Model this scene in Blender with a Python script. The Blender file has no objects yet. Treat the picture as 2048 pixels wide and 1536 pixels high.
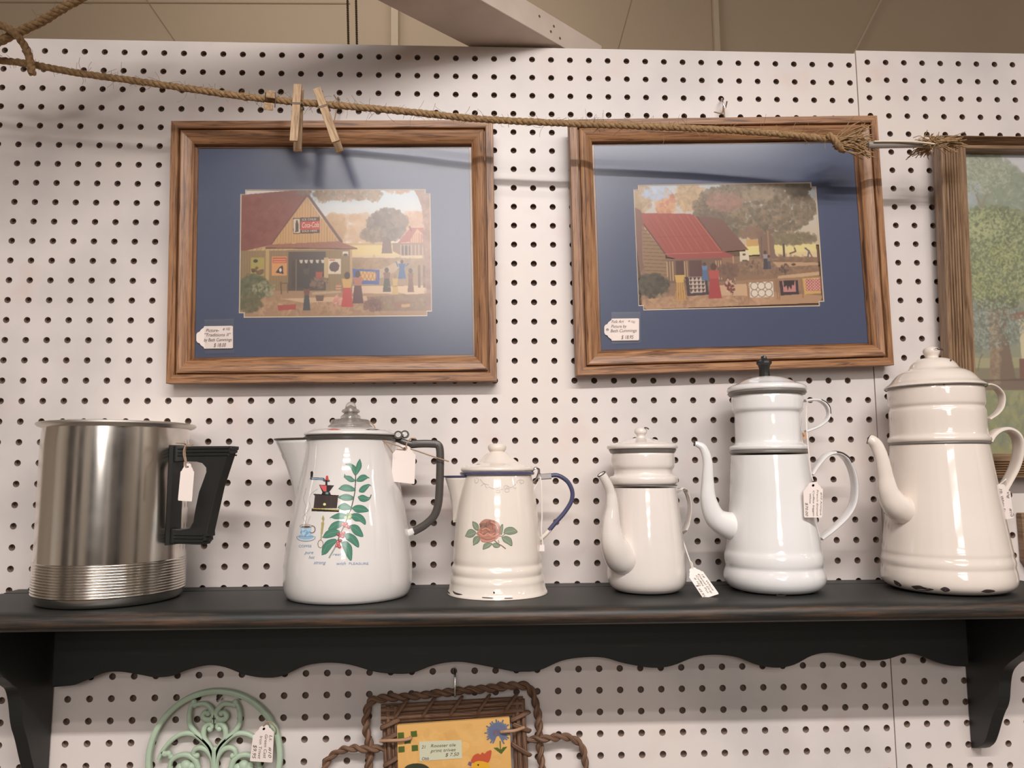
import bpy, math, random
import numpy as np
from mathutils import Vector, Matrix
PI = math.pi
S = bpy.context.scene
COL = S.collection

# ---------------------------------------------------------------- camera
FPX = 1538.0
CAM = np.array([0.6154, -0.9704, -0.5708])
ROT = (1.6828, 0.005, -0.0421)
cd = bpy.data.cameras.new('camera'); cam = bpy.data.objects.new('camera', cd); COL.objects.link(cam)
cam.location = CAM; cam.rotation_euler = ROT
cd.sensor_width = 36.0; cd.lens = FPX / 2048 * 36.0; cd.clip_start = 0.01
S.camera = cam
# ---------------------------------------------------------------- world, exposure
w = bpy.data.worlds.new('world'); S.world = w; w.use_nodes = True
w.node_tree.nodes['Background'].inputs[0].default_value = (1.0, 0.93, 0.87, 1)
w.node_tree.nodes['Background'].inputs[1].default_value = 0.42
S.view_settings.view_transform = 'Standard'; S.view_settings.look = 'None'
S.view_settings.gamma = 1.0; S.view_settings.use_curve_mapping = False
S.view_settings.exposure = -0.30
# ---------------------------------------------------------------- ceiling fluorescent rows (the shop's own lamps, overhead), plus one added lamp behind the board
CEIL = 1.45
def tube_light(x, y, power, sx=2.4, sy=0.07, col=(1.0, 0.955, 0.925)):
    l = bpy.data.lights.new('fluorescent_light', 'AREA'); l.shape = 'RECTANGLE'
    l.size = sx; l.size_y = sy; l.energy = power; l.color = col
    o = bpy.data.objects.new('fluorescent_light', l); COL.objects.link(o)
    o.location = (x, y, CEIL - 0.03)
    if x > 5: l.size = .9
    if y < -5: o.rotation_euler = (math.radians(50), 0, 0); l.size_y = .28
    return o
for (x, y, pw) in ((.70, -2.75, 26), (.70, -4.2, 22), (.55, -6.0, 55), (.50, -7.9, 60), (.45, -9.8, 60), (.45, -12.3, 60), (.45, -15.5, 60), (.45, -19.5, 60),
                   (5.9, -2.75, 24), (5.9, -4.2, 24), (-1.3, -4.2, 16)):
    tube_light(x, y, pw)
key = tube_light(.85, -1.42, 50, sx=1.5, sy=.05); key.location.z = .42      # shop light hung low over the aisle
tube_light(.3, .95, 7, sx=1.2, sy=.1)                                      # added unseen lamp that brightens the far wall behind the partition

# ================================================================ helpers
def _R():
    return np.array(cam.rotation_euler.to_matrix())
RM = _R()
def ray(px, py):
    return RM @ np.array([(px - 1024) / FPX, -(py - 768) / FPX, -1.0])
def P(px, py, Y):
    """point at distance Y in front of the pegboard seen at photo pixel px, py"""
    d = ray(px, py); t = (-Y - CAM[1]) / d[1]
    return CAM + d * t
def tag(o, label=None, cat=None, group=None, kind=None):
    if label: o['label'] = label
    if cat: o['category'] = cat
    if group: o['group'] = group
    if kind: o['kind'] = kind
    return o
def empty(name, loc, label=None, cat=None, group=None):
    o = bpy.data.objects.new(name, None); COL.objects.link(o); o.location = [float(v) for v in loc]
    o.empty_display_size = 0.02
    return tag(o, label, cat, group)
class MB:
    def __init__(s): s.v = []; s.f = []; s.g = []; s.hasg = False
    def add(s, verts, faces, gc=None):
        b = len(s.v)
        s.v.extend([tuple(float(c) for c in p) for p in verts])
        s.f.extend([tuple(i + b for i in f) for f in faces])
        if gc is not None: s.hasg = True; s.g.extend(gc)
        else: s.g.extend([(0, 0, 0)] * len(verts))
        return s
    def build(s, name, mat, parent=None, smooth=40, bevel=0):
        me = bpy.data.meshes.new(name); me.from_pydata(s.v, [], s.f)
        if s.hasg:
            a = me.attributes.new('gc', 'FLOAT_VECTOR', 'POINT')
            a.data.foreach_set('vector', np.array(s.g, np.float32).ravel())
        me.validate(); me.update()
        me.materials.append(mat)
        if smooth:
            me.polygons.foreach_set('use_smooth', [True] * len(me.polygons))
            me.set_sharp_from_angle(angle=math.radians(smooth))
        o = bpy.data.objects.new(name, me); COL.objects.link(o)
        if bevel:
            m = o.modifiers.new('b', 'BEVEL'); m.width = bevel; m.segments = 3; m.limit_method = 'ANGLE'; m.angle_limit = 0.6
        if parent is not None:
            o.parent = parent
            o.matrix_parent_inverse = Matrix.Translation(-full_loc(parent))
        return o
def full_loc(o):
    v = Vector((0, 0, 0)); inv = Matrix.Identity(4)
    if o.type == 'EMPTY': return Vector(o.location)
    return Vector((0, 0, 0))   # meshes are built in world coordinates; their parent inverse already cancels the empty
def box(mb, x0, x1, y0, y1, z0, z1, gc_axis=None):
    v = [(x, y, z) for x in (x0, x1) for y in (y0, y1) for z in (z0, z1)]
    f = [(0, 1, 3, 2), (4, 6, 7, 5), (0, 4, 5, 1), (2, 3, 7, 6), (0, 2, 6, 4), (1, 5, 7, 3)]
    gc = None
    if gc_axis is not None:
        o = [gc_axis, (gc_axis + 1) % 3, (gc_axis + 2) % 3]
        gc = [(p[o[0]], p[o[1]], p[o[2]]) for p in v]
    return mb.add(v, f, gc)
def spline(pts, n=8):
    """Catmull-Rom through pts (any dimension)"""
    p = np.array(pts, float); out = []
    q = np.vstack([2 * p[0] - p[1], p, 2 * p[-1] - p[-2]])
    for i in range(1, len(q) - 2):
        a, b, c, d = q[i - 1], q[i], q[i + 1], q[i + 2]
        for k in range(n):
            t = k / n
            out.append(0.5 * ((2 * b) + (c - a) * t + (2 * a - 5 * b + 4 * c - d) * t * t + (3 * b - a - 3 * c + d) * t ** 3))
    out.append(p[-1]); return np.array(out)
def sweep(mb, pts, ra, rb=None, segs=12, up=None, caps=True, power=2.0, closed=False, gcl=False):
    """tube along pts; ra = in-plane half size, rb = out-of-plane half size (arrays allowed)"""
    p = np.array(pts, float); n = len(p)
    ra = np.broadcast_to(np.array(ra, float), (n,)); rb = ra if rb is None else np.broadcast_to(np.array(rb, float), (n,))
    if closed:
        t = np.roll(p, -1, 0) - np.roll(p, 1, 0)
    else:
        t = np.gradient(p, axis=0)
    t /= np.linalg.norm(t, axis=1)[:, None] + 1e-12
    if up is None:
        u = np.cross(t[0], [0.0, 0, 1.0]);
        if np.linalg.norm(u) < 0.1: u = np.cross(t[0], [0.0, 1.0, 0])
        U = []
        for i in range(n):
            u = u - t[i] * (u @ t[i]); u /= np.linalg.norm(u); U.append(u.copy())
        U = np.array(U)
    else:
        U = np.broadcast_to(np.array(up, float), (n, 3)); U = U - t * np.sum(U * t, axis=1)[:, None]; U = U / np.linalg.norm(U, axis=1)[:, None]
    V = np.cross(t, U)
    a = np.arange(segs) * 2 * PI / segs + PI / segs
    ca, sa = np.cos(a), np.sin(a)
    ca = np.sign(ca) * np.abs(ca) ** (2 / power); sa = np.sign(sa) * np.abs(sa) ** (2 / power)
    verts = (p[:, None, :] + U[:, None, :] * (rb[:, None] * ca[None])[:, :, None] + V[:, None, :] * (ra[:, None] * sa[None])[:, :, None]).reshape(-1, 3)
    f = []
    for i in range(n if closed else n - 1):
        j = (i + 1) % n
        for k in range(segs):
            l = (k + 1) % segs
            f.append((i * segs + k, i * segs + l, j * segs + l, j * segs + k))
    if caps and not closed:
        f.append(tuple(range(segs))[::-1]); f.append(tuple((n - 1) * segs + k for k in range(segs)))
    gc = None
    if gcl:
        L = np.r_[0, np.cumsum(np.linalg.norm(np.diff(p, axis=0), axis=1))]
        gc = [(L[i], 0.003 * math.cos(a[k]), 0.003 * math.sin(a[k])) for i in range(n) for k in range(segs)]
    mb.add(verts, f, gc); return mb
def lathe(mb, prof, cx, cy, segs=96):
    n = len(prof); v = []; f = []
    for r, z in prof:
        for k in range(segs):
            a = 2 * PI * k / segs; v.append((cx + r * math.cos(a), cy + r * math.sin(a), z))
    for i in range(n - 1):
        for k in range(segs):
            l = (k + 1) % segs
            f.append((i * segs + k, i * segs + l, (i + 1) * segs + l, (i + 1) * segs + k))
    mb.add(v, f); return mb
def chaikin(p, it=2):
    p = [np.array(q, float) for q in p]
    for _ in range(it):
        o = [p[0]]
        for a, b in zip(p[:-1], p[1:]): o += [a * .75 + b * .25, a * .25 + b * .75]
        o.append(p[-1]); p = o
    return p
def prism(mb, outline, o, ax, ay, n, thick, gc=None):
    """extrude 2-D outline: point = o + ax*u + ay*v, thickness along n (centred at 0..thick)"""
    o, ax, ay, n = (np.array(q, float) for q in (o, ax, ay, n)); m = len(outline)
    a = [o + ax * u + ay * v for u, v in outline]; b = [q + n * thick for q in a]
    f = [tuple(range(m)), tuple(range(2 * m - 1, m - 1, -1))] + [(i, i + m, (i + 1) % m + m, (i + 1) % m) for i in range(m)]
    g = None
    if gc is not None: g = [(uv[gc], uv[1 - gc], 0) for uv in outline] + [(uv[gc], uv[1 - gc], thick) for uv in outline]
    mb.add(a + b, f, g); return mb
class Quad:
    def __init__(s, tl, tr, br, bl):
        s.c = [np.array(q, float) for q in (tl, tr, br, bl)]
        n = np.cross(s.c[1] - s.c[0], s.c[3] - s.c[0]); n /= np.linalg.norm(n)
        if n[1] > 0: n = -n
        s.n = n
        s.W = np.linalg.norm(s.c[1] - s.c[0]); s.H = np.linalg.norm(s.c[3] - s.c[0])
    def at(s, u, v, n=0.0):
        a, b, c, d = s.c
        return (a * (1 - u) + b * u) * (1 - v) + (d * (1 - u) + c * u) * v + s.n * n
def text_geo(body, shear=0.0, offset=0.0):
    c = bpy.data.curves.new('t', 'FONT'); c.body = body; c.size = 1.0; c.shear = shear; c.offset = offset; c.resolution_u = 3
    o = bpy.data.objects.new('t', c); COL.objects.link(o)
    dg = bpy.context.evaluated_depsgraph_get(); me = bpy.data.meshes.new_from_object(o.evaluated_get(dg))
    v = [(p.co.x, p.co.y) for p in me.vertices]; f = [tuple(p.vertices) for p in me.polygons]
    bpy.data.objects.remove(o); bpy.data.curves.remove(c); bpy.data.meshes.remove(me)
    return v, f
def write(mb, body, fn, x, y, size, width=None, shear=0.25, offset=0.0, rot=0.0):
    """lay text with its left baseline at x, y in a 2-D space (y down) that fn maps to 3-D"""
    v, f = text_geo(body, shear, offset)
    if not v: return
    w0 = max(p[0] for p in v); sx = size if width is None else width / w0
    c, s = math.cos(rot), math.sin(rot); out = []
    for a, b in v:
        a *= sx; b *= -size
        out.append(fn(x + a * c - b * s, y + a * s + b * c))
    mb.add(out, f)

# ================================================================ materials
def lin(c):
    return tuple(((v / 255) / 12.92 if v / 255 <= .04045 else ((v / 255 + .055) / 1.055) ** 2.4) for v in c)
MATS = {}
def mat(name, col, rough=.5, metal=0, spec=.5, coat=0, var=0.0, vscale=30, bump=0, bscale=200, alpha=None):
    if name in MATS: return MATS[name]
    m = bpy.data.materials.new(name); m.use_nodes = True; nt = m.node_tree; b = nt.nodes['Principled BSDF']
    b.inputs['Base Color'].default_value = (*lin(col), 1); b.inputs['Roughness'].default_value = rough
    b.inputs['Metallic'].default_value = metal; b.inputs['Specular IOR Level'].default_value = spec
    b.inputs['Coat Weight'].default_value = coat; b.inputs['Coat Roughness'].default_value = .03
    tc = nt.nodes.new('ShaderNodeTexCoord')
    if var:
        n = nt.nodes.new('ShaderNodeTexNoise'); n.inputs['Scale'].default_value = vscale; n.inputs['Detail'].default_value = 4
        nt.links.new(tc.outputs['Object'], n.inputs['Vector'])
        r = nt.nodes.new('ShaderNodeMapRange'); r.inputs['From Min'].default_value = .3; r.inputs['From Max'].default_value = .7
        r.inputs['To Min'].default_value = 1 - var; r.inputs['To Max'].default_value = 1 + var * .4
        nt.links.new(n.outputs['Fac'], r.inputs['Value'])
        mx = nt.nodes.new('ShaderNodeVectorMath'); mx.operation = 'SCALE'; mx.inputs[0].default_value = lin(col)
        nt.links.new(r.outputs[0], mx.inputs['Scale']); nt.links.new(mx.outputs[0], b.inputs['Base Color'])
    if bump:
        n = nt.nodes.new('ShaderNodeTexNoise'); n.inputs['Scale'].default_value = bscale; n.inputs['Detail'].default_value = 3
        nt.links.new(tc.outputs['Object'], n.inputs['Vector'])
        bp = nt.nodes.new('ShaderNodeBump'); bp.inputs['Strength'].default_value = bump; bp.inputs['Distance'].default_value = .001
        nt.links.new(n.outputs['Fac'], bp.inputs['Height']); nt.links.new(bp.outputs[0], b.inputs['Normal'])
    MATS[name] = m; return m
def ramp(nt, stops):
    r = nt.nodes.new('ShaderNodeValToRGB'); e = r.color_ramp.elements
    e[0].position, e[0].color = stops[0][0], (*lin(stops[0][1]), 1)
    e[1].position, e[1].color = stops[-1][0], (*lin(stops[-1][1]), 1)
    for p, c in stops[1:-1]:
        q = e.new(p); q.color = (*lin(c), 1)
    return r
def grain_mat(name, dark, mid, light, along=14, across=260, rough=.42):
    """wood whose grain follows the 'gc' vector (x along the grain)"""
    m = bpy.data.materials.new(name); m.use_nodes = True; nt = m.node_tree; b = nt.nodes['Principled BSDF']
    b.inputs['Roughness'].default_value = rough
    at = nt.nodes.new('ShaderNodeAttribute'); at.attribute_name = 'gc'
    mp = nt.nodes.new('ShaderNodeMapping'); mp.inputs['Scale'].default_value = (along, across, across)
    nt.links.new(at.outputs['Vector'], mp.inputs['Vector'])
    n = nt.nodes.new('ShaderNodeTexNoise'); n.inputs['Scale'].default_value = 1; n.inputs['Detail'].default_value = 6; n.inputs['Roughness'].default_value = .62
    n.inputs['Distortion'].default_value = .8
    nt.links.new(mp.outputs[0], n.inputs['Vector'])
    mp2 = nt.nodes.new('ShaderNodeMapping'); mp2.inputs['Scale'].default_value = (along * 2.2, across * 4.5, across * 4.5)
    nt.links.new(at.outputs['Vector'], mp2.inputs['Vector'])
    n2 = nt.nodes.new('ShaderNodeTexNoise'); n2.inputs['Scale'].default_value = 1; n2.inputs['Detail'].default_value = 2
    nt.links.new(mp2.outputs[0], n2.inputs['Vector'])
    ad = nt.nodes.new('ShaderNodeMath'); ad.operation = 'MULTIPLY_ADD'; ad.inputs[1].default_value = .35
    nt.links.new(n2.outputs['Fac'], ad.inputs[0]); nt.links.new(n.outputs['Fac'], ad.inputs[2])
    r = ramp(nt, [(.50, dark), (.66, mid), (.84, light)]); nt.links.new(ad.outputs[0], r.inputs[0])
    nt.links.new(r.outputs[0], b.inputs['Base Color'])
    bp = nt.nodes.new('ShaderNodeBump'); bp.inputs['Strength'].default_value = .25; bp.inputs['Distance'].default_value = .0006
    nt.links.new(ad.outputs[0], bp.inputs['Height']); nt.links.new(bp.outputs[0], b.inputs['Normal'])
    MATS[name] = m; return m
def vcol_mat(name, rough=.5, spec=.4):
    m = bpy.data.materials.new(name); m.use_nodes = True; nt = m.node_tree; b = nt.nodes['Principled BSDF']
    b.inputs['Roughness'].default_value = rough; b.inputs['Specular IOR Level'].default_value = spec
    a = nt.nodes.new('ShaderNodeVertexColor'); a.layer_name = 'Col'; nt.links.new(a.outputs[0], b.inputs['Base Color'])
    MATS[name] = m; return m

def wall_paint():
    m = mat('white_pegboard_paint', (226, 213, 206), rough=.33, spec=.5)
    nt = m.node_tree; b = nt.nodes['Principled BSDF']; tc = nt.nodes['Texture Coordinate']
    n = nt.nodes.new('ShaderNodeTexNoise'); n.inputs['Scale'].default_value = 5; n.inputs['Detail'].default_value = 5
    nt.links.new(tc.outputs['Object'], n.inputs['Vector'])
    r = ramp(nt, [(.34, (206, 199, 195)), (.5, (223, 213, 208)), (.66, (229, 217, 210))]); nt.links.new(n.outputs['Fac'], r.inputs[0])
    # pinkish blotches in the old paint
    n2 = nt.nodes.new('ShaderNodeTexNoise'); n2.inputs['Scale'].default_value = 14; n2.inputs['Detail'].default_value = 3
    nt.links.new(tc.outputs['Object'], n2.inputs['Vector'])
    r2 = nt.nodes.new('ShaderNodeMapRange'); r2.inputs['From Min'].default_value = .58; r2.inputs['From Max'].default_value = .75; r2.inputs['To Max'].default_value = .45
    nt.links.new(n2.outputs['Fac'], r2.inputs['Value'])
    mx = nt.nodes.new('ShaderNodeMixRGB'); mx.inputs[2].default_value = (*lin((222, 192, 184)), 1)
    nt.links.new(r2.outputs[0], mx.inputs[0]); nt.links.new(r.outputs[0], mx.inputs[1]); nt.links.new(mx.outputs[0], b.inputs['Base Color'])
    n3 = nt.nodes.new('ShaderNodeTexNoise'); n3.inputs['Scale'].default_value = 60; n3.inputs['Detail'].default_value = 4
    nt.links.new(tc.outputs['Object'], n3.inputs['Vector'])
    bp = nt.nodes.new('ShaderNodeBump'); bp.inputs['Strength'].default_value = .12; bp.inputs['Distance'].default_value = .001
    nt.links.new(n3.outputs['Fac'], bp.inputs['Height']); nt.links.new(bp.outputs[0], b.inputs['Normal'])
    return m
M_WALL = wall_paint()
M_HOLE = mat('hardboard_edge', (158, 136, 122), rough=.9)
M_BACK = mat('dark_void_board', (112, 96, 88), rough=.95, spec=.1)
M_OAK = grain_mat('golden_oak', (86, 54, 36), (150, 106, 72), (178, 132, 92))
M_DARKOAK = grain_mat('fluted_brown_wood', (92, 68, 48), (136, 106, 80), (158, 128, 98))
M_PIN = grain_mat('clothespin_wood', (140, 110, 82), (182, 150, 116), (204, 174, 138), along=30, across=400, rough=.6)
M_BEAM = mat('whitewashed_pine', (214, 196, 182), rough=.6, var=.12, vscale=16, bump=.2, bscale=50)
M_ROPE = mat('jute', (168, 136, 100), rough=.95, spec=.1, var=.35, vscale=260, bump=.5, bscale=900)
M_MAT = mat('navy_mat_board', (84, 91, 117), rough=.75, var=.05, vscale=300)
M_BEVELCORE = mat('cream_bevel', (222, 205, 182), rough=.7)
M_PAPER = mat('white_tag_card', (238, 224, 216), rough=.65)
M_INK = mat('brown_ink', (92, 74, 68), rough=.7)
M_BLUEINK = mat('blue_print_ink', (120, 150, 185), rough=.2)
M_STRING = mat('white_cotton_string', (232, 222, 212), rough=.8)
M_TWINE = mat('tan_twine', (168, 140, 116), rough=.85)
M_STEEL = mat('dull_steel', (170, 160, 152), rough=.4, metal=.25)
M_CHROME = mat('bright_wire', (215, 210, 205), rough=.2, metal=1)
M_BLACK = mat('black_bakelite', (40, 40, 38), rough=.32)
M_CHIP = mat('chipped_enamel', (70, 58, 54), rough=.8)
M_RUST = mat('rust_stain', (190, 150, 120), rough=.6)
M_MINT = mat('mint_green_paint', (180, 199, 174), rough=.45, var=.10, vscale=40)
M_WICKER = grain_mat('twisted_grass', (66, 44, 32), (112, 82, 62), (148, 114, 90), along=40, across=900, rough=.8)
M_REED = mat('pale_reed', (176, 136, 106), rough=.6)
M_GREY = mat('grey_enamel_and_groove_shade', (118, 112, 108), rough=.3)
M_DKRIM = mat('black_enamel_edge', (74, 68, 64), rough=.25)
M_BLUERIM = mat('navy_enamel', (78, 78, 108), rough=.22)
def enamel(name, c): return mat(name, c, rough=.07, spec=.5, coat=.5, var=.03, vscale=18, bump=.03, bscale=45)
M_E2 = enamel('white_enamel_percolator', (226, 220, 216))
M_E3 = enamel('cream_white_enamel', (236, 224, 212))
M_E4 = enamel('warm_white_enamel', (232, 222, 214))
M_E5 = enamel('cool_white_enamel', (234, 231, 229))
M_E6 = enamel('ivory_enamel', (232, 219, 208))
def alu():
    m = mat('brushed_aluminium', (226, 220, 212), rough=.2, metal=1)
    nt = m.node_tree; b = nt.nodes['Principled BSDF']; tc = nt.nodes['Texture Coordinate']
    n = nt.nodes.new('ShaderNodeTexNoise'); n.inputs['Scale'].default_value = 22; n.inputs['Detail'].default_value = 3
    nt.links.new(tc.outputs['Object'], n.inputs['Vector'])
    r = nt.nodes.new('ShaderNodeMapRange'); r.inputs['To Min'].default_value = .10; r.inputs['To Max'].default_value = .26
    nt.links.new(n.outputs['Fac'], r.inputs['Value']); nt.links.new(r.outputs[0], b.inputs['Roughness'])
    return m
M_ALU = alu()
def black_shelf():
    m = mat('distressed_black_paint', (44, 42, 40), rough=.5)
    nt = m.node_tree; b = nt.nodes['Principled BSDF']; tc = nt.nodes['Texture Coordinate']
    at = nt.nodes.new('ShaderNodeAttribute'); at.attribute_name = 'gc'      # x along, y = wear amount
    sp = nt.nodes.new('ShaderNodeSeparateXYZ'); nt.links.new(at.outputs['Vector'], sp.inputs[0])
    mp = nt.nodes.new('ShaderNodeMapping'); mp.inputs['Scale'].default_value = (9, 120, 160)
    nt.links.new(tc.outputs['Object'], mp.inputs['Vector'])
    n = nt.nodes.new('ShaderNodeTexNoise'); n.inputs['Scale'].default_value = 1; n.inputs['Detail'].default_value = 6; n.inputs['Roughness'].default_value = .7
    nt.links.new(mp.outputs[0], n.inputs['Vector'])
    ad = nt.nodes.new('ShaderNodeMath'); ad.operation = 'MULTIPLY_ADD'; ad.inputs[1].default_value = .22
    nt.links.new(sp.outputs['Y'], ad.inputs[0]); nt.links.new(n.outputs['Fac'], ad.inputs[2])
    r = ramp(nt, [(.64, (34, 35, 33)), (.76, (66, 52, 42)), (.92, (104, 78, 58))]); nt.links.new(ad.outputs[0], r.inputs[0])
    nt.links.new(r.outputs[0], b.inputs['Base Color'])
    return m
M_SHELF = black_shelf()
def glass_mat(name, rough):
    m = bpy.data.materials.new(name); m.use_nodes = True; nt = m.node_tree; nt.nodes.clear()
    o = nt.nodes.new('ShaderNodeOutputMaterial'); mx = nt.nodes.new('ShaderNodeMixShader'); tr = nt.nodes.new('ShaderNodeBsdfTransparent')
    gl = nt.nodes.new('ShaderNodeBsdfGlossy'); gl.inputs['Roughness'].default_value = rough
    fr = nt.nodes.new('ShaderNodeFresnel'); fr.inputs['IOR'].default_value = 1.52
    ad = nt.nodes.new('ShaderNodeMath'); ad.operation = 'MULTIPLY'; ad.inputs[1].default_value = 1.6
    nt.links.new(fr.outputs[0], ad.inputs[0]); nt.links.new(ad.outputs[0], mx.inputs[0])
    nt.links.new(tr.outputs[0], mx.inputs[1]); nt.links.new(gl.outputs[0], mx.inputs[2]); nt.links.new(mx.outputs[0], o.inputs[0])
    return m
M_GLASS = glass_mat('picture_glass', .22)
M_GLASSC = glass_mat('clear_picture_glass', .03)
def knob_glass():
    m = mat('clear_glass_knob', (245, 240, 235), rough=.03)
    b = m.node_tree.nodes['Principled BSDF']; b.inputs['Transmission Weight'].default_value = .85; b.inputs['IOR'].default_value = 1.4
    return m
M_KNOBGLASS = knob_glass()
M_TAPE = glass_mat('clear_tape', .3)

# ================================================================ room shell
def plane(name, x0, x1, y0, y1, z0, z1, m):
    mb = MB(); box(mb, x0, x1, y0, y1, z0, z1); o = mb.build(name, m, smooth=0); o['kind'] = 'structure'; return o
M_FAR = mat('tan_far_wall', (206, 184, 156), rough=.8, var=.06, vscale=2)
M_CEILM = mat('ceiling_board', (206, 198, 188), rough=.9, var=.04, vscale=2)
M_FLOOR = mat('grey_shop_floor', (120, 108, 98), rough=.6, var=.1, vscale=3)
M_SIDE = mat('shop_wall_paint', (214, 204, 192), rough=.85, var=.05, vscale=1)
plane('floor', -2.2, 6.7, -21.5, 1.65, -2.3, -2.22, M_FLOOR)
plane('ceiling', -2.2, 6.7, -21.5, 1.65, CEIL, CEIL + .06, M_CEILM)
plane('wall_far', -2.2, 6.7, 1.57, 1.65, -2.22, CEIL, M_FAR)
plane('wall_front', -2.2, 6.7, -21.5, -21.42, -2.22, CEIL, M_SIDE)
plane('wall_left', -2.2, -2.12, -21.42, 1.57, -2.22, CEIL, M_SIDE)
plane('wall_right', 6.62, 6.7, -21.42, 1.57, -2.22, CEIL, M_SIDE)

# unseen posts added behind the camera to reflect as bands in the shiny pots
M_POSTD = mat('added_post_dark', (70, 66, 66), rough=.7); M_POSTL = mat('added_post_white', (235, 230, 222), rough=.6)
for i, (x0, x1, y0, y1, mm) in enumerate(((-2.12, -2.0, -1.2, -.7, M_POSTL), (-2.12, -1.9, -2.6, -1.9, M_POSTD), (-2.12, -1.9, -4.6, -3.6, M_POSTD), (-1.2, -.5, -6.2, -6.0, M_POSTD), (1.3, 1.6, -5.2, -5.0, M_POSTL), (2.4, 3.2, -4.6, -4.4, M_POSTD), (4.6, 5.2, -3.0, -2.8, M_POSTD))):
    plane('trim_%d' % (i + 7), x0, x1, y0, y1, -2.22, .9, mm)

# ---------------------------------------------------------------- pegboard
IN = .0254; HR = .0040; TH = .006
def pegboard(name, x0, x1, z0, z1, cols, rows, dz, yf, skip=()):
    """board in [x0,x1]x[z0,z1] (inches), holes at integer cols, rows + dz"""
    mb = MB(); mh = MB(); NS = 16
    a = np.arange(NS) * 2 * PI / NS + PI / NS
    sq = np.array([(math.cos(t), math.sin(t)) for t in a]); sq = sq / np.abs(sq).max(1)[:, None]
    V = []; F = []; VH = []; FH = []
    c0, c1, r0, r1 = cols[0], cols[-1], rows[0], rows[-1]
    for r in rows:
        for c in cols:
            cx, cz = c * IN, (-r - dz) * IN
            b = len(V)
            for k in range(NS):
                gx = cx + sq[k, 0] * IN / 2; gz = cz + sq[k, 1] * IN / 2
                V.append((gx, -yf, gz))
            if (c, r) in skip:
                F.append(tuple(range(b, b + NS))); continue
            for k in range(NS): V.append((cx + HR * math.cos(a[k]), -yf, cz + HR * math.sin(a[k])))
            for k in range(NS):
                l = (k + 1) % NS; F.append((b + k, b + l, b + NS + l, b + NS + k))
            h = len(VH)
            for y in (-yf, -yf + TH):
                for k in range(NS): VH.append((cx + HR * math.cos(a[k]), y, cz + HR * math.sin(a[k])))
            for k in range(NS):
                l = (k + 1) % NS; FH.append((h + k, h + l, h + NS + l, h + NS + k))
    # corners of every cell (square sampled at 16 points misses them)
    L, Rr, T, B = (c0 - .5) * IN, (c1 + .5) * IN, (-r0 - dz + .5) * IN, (-r1 - dz - .5) * IN
    for c in list(cols) + [c1 + 1]:
        for r in list(rows) + [r1 + 1]:
            x, z = (c - .5) * IN, (-r - dz + .5) * IN; q = IN / 2 * (1 - math.tan(PI / 4 - PI / NS))
            b = len(V); V += [(max(L, x - q), -yf, z), (x, -yf, min(T, z + q)), (min(Rr, x + q), -yf, z), (x, -yf, max(B, z - q))]; F.append((b, b + 1, b + 2, b + 3))
    def strip(xa, xb, za, zb):
        if xb - xa < 1e-6 or zb - za < 1e-6: return
        b = len(V); V.extend([(xa, -yf, za), (xb, -yf, za), (xb, -yf, zb), (xa, -yf, zb)]); F.append((b, b + 1, b + 2, b + 3))
    X0, X1, Z0, Z1 = x0 * IN, x1 * IN, z0 * IN, z1 * IN
    strip(X0, L, Z0, Z1); strip(Rr, X1, Z0, Z1); strip(L, Rr, T, Z1); strip(L, Rr, Z0, B)
    for (xa, xb, za, zb) in ((X0, X1, Z1, Z1), (X0, X1, Z0, Z0), (X0, X0, Z0, Z1), (X1, X1, Z0, Z1)):
        b = len(V)
        if xa == xb: V.extend([(xa, -yf, za), (xa, -yf, zb), (xa, -yf + TH, zb), (xa, -yf + TH, za)])
        else: V.extend([(xa, -yf, za), (xb, -yf, za), (xb, -yf + TH, za), (xa, -yf + TH, za)])
        F.append((b, b + 1, b + 2, b + 3))
    V = [(min(max(x, X0), X1), y, min(max(z, Z0), Z1)) for x, y, z in V]
    mb.add(V, F); o = mb.build(name, M_WALL, smooth=0)
    n0 = len(o.data.vertices)
    mh.add(VH, FH); h = mh.build('hole_edges', M_HOLE, o, smooth=0)
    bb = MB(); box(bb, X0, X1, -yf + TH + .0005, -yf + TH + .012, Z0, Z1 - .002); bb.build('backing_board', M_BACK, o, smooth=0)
    o['kind'] = 'structure'; return o
pegboard('wall_back', -6.5, 44.36, -41.6, -.34, list(range(-5, 45)), list(range(1, 41)), 0, 0, skip={(44, 18), (44, 5)})
pegboard('wall_back', 44.40, 60.0, -41.6, -.18, list(range(45, 59)), list(range(1, 41)), -.17, .0008)
# trims on the far wall, seen above the pegboard
def trim(n, pts, wd, Y, m=M_FAR, th=.02):
    a, b = P(*pts[0], Y), P(*pts[1], Y); a[2] -= .35 * 0
    mb = MB(); d = (b - a) / np.linalg.norm(b - a); a = a - d * .9; b = b + d * .5
    sweep(mb, [a, b], th, wd / 2, segs=4, up=(1, 0, 0)); o = mb.build(n, m, smooth=0); o['kind'] = 'structure'
M_FAR2 = mat('pale_batten', (218, 198, 172), rough=.8)
M_SEAM = mat('dark_panel_seam', (176, 154, 128), rough=.9)
trim('trim_1', [(790, 90), (790, 5)], .034, -1.55, M_FAR2)
trim('trim_2', [(1434, 96), (1430, 3)], .026, -1.555, M_FAR2, .012)
trim('trim_3', [(338, 64), (296, 3)], .003, -1.569, M_SEAM, .0015)
trim('trim_4', [(1238, 90), (1262, 3)], .003, -1.569, M_SEAM, .0015)
trim('trim_5', [(1716, 90), (1760, 3)], .010, -1.565, M_FAR2, .008)
mb = MB(); a, b = P(-400, 3, -1.569), P(700, 7, -1.569); sweep(mb, [a, b], .003, .002, segs=4, up=(0, 1, 0)); o = mb.build('trim_6', M_SEAM, smooth=0); o['kind'] = 'structure'
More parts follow.
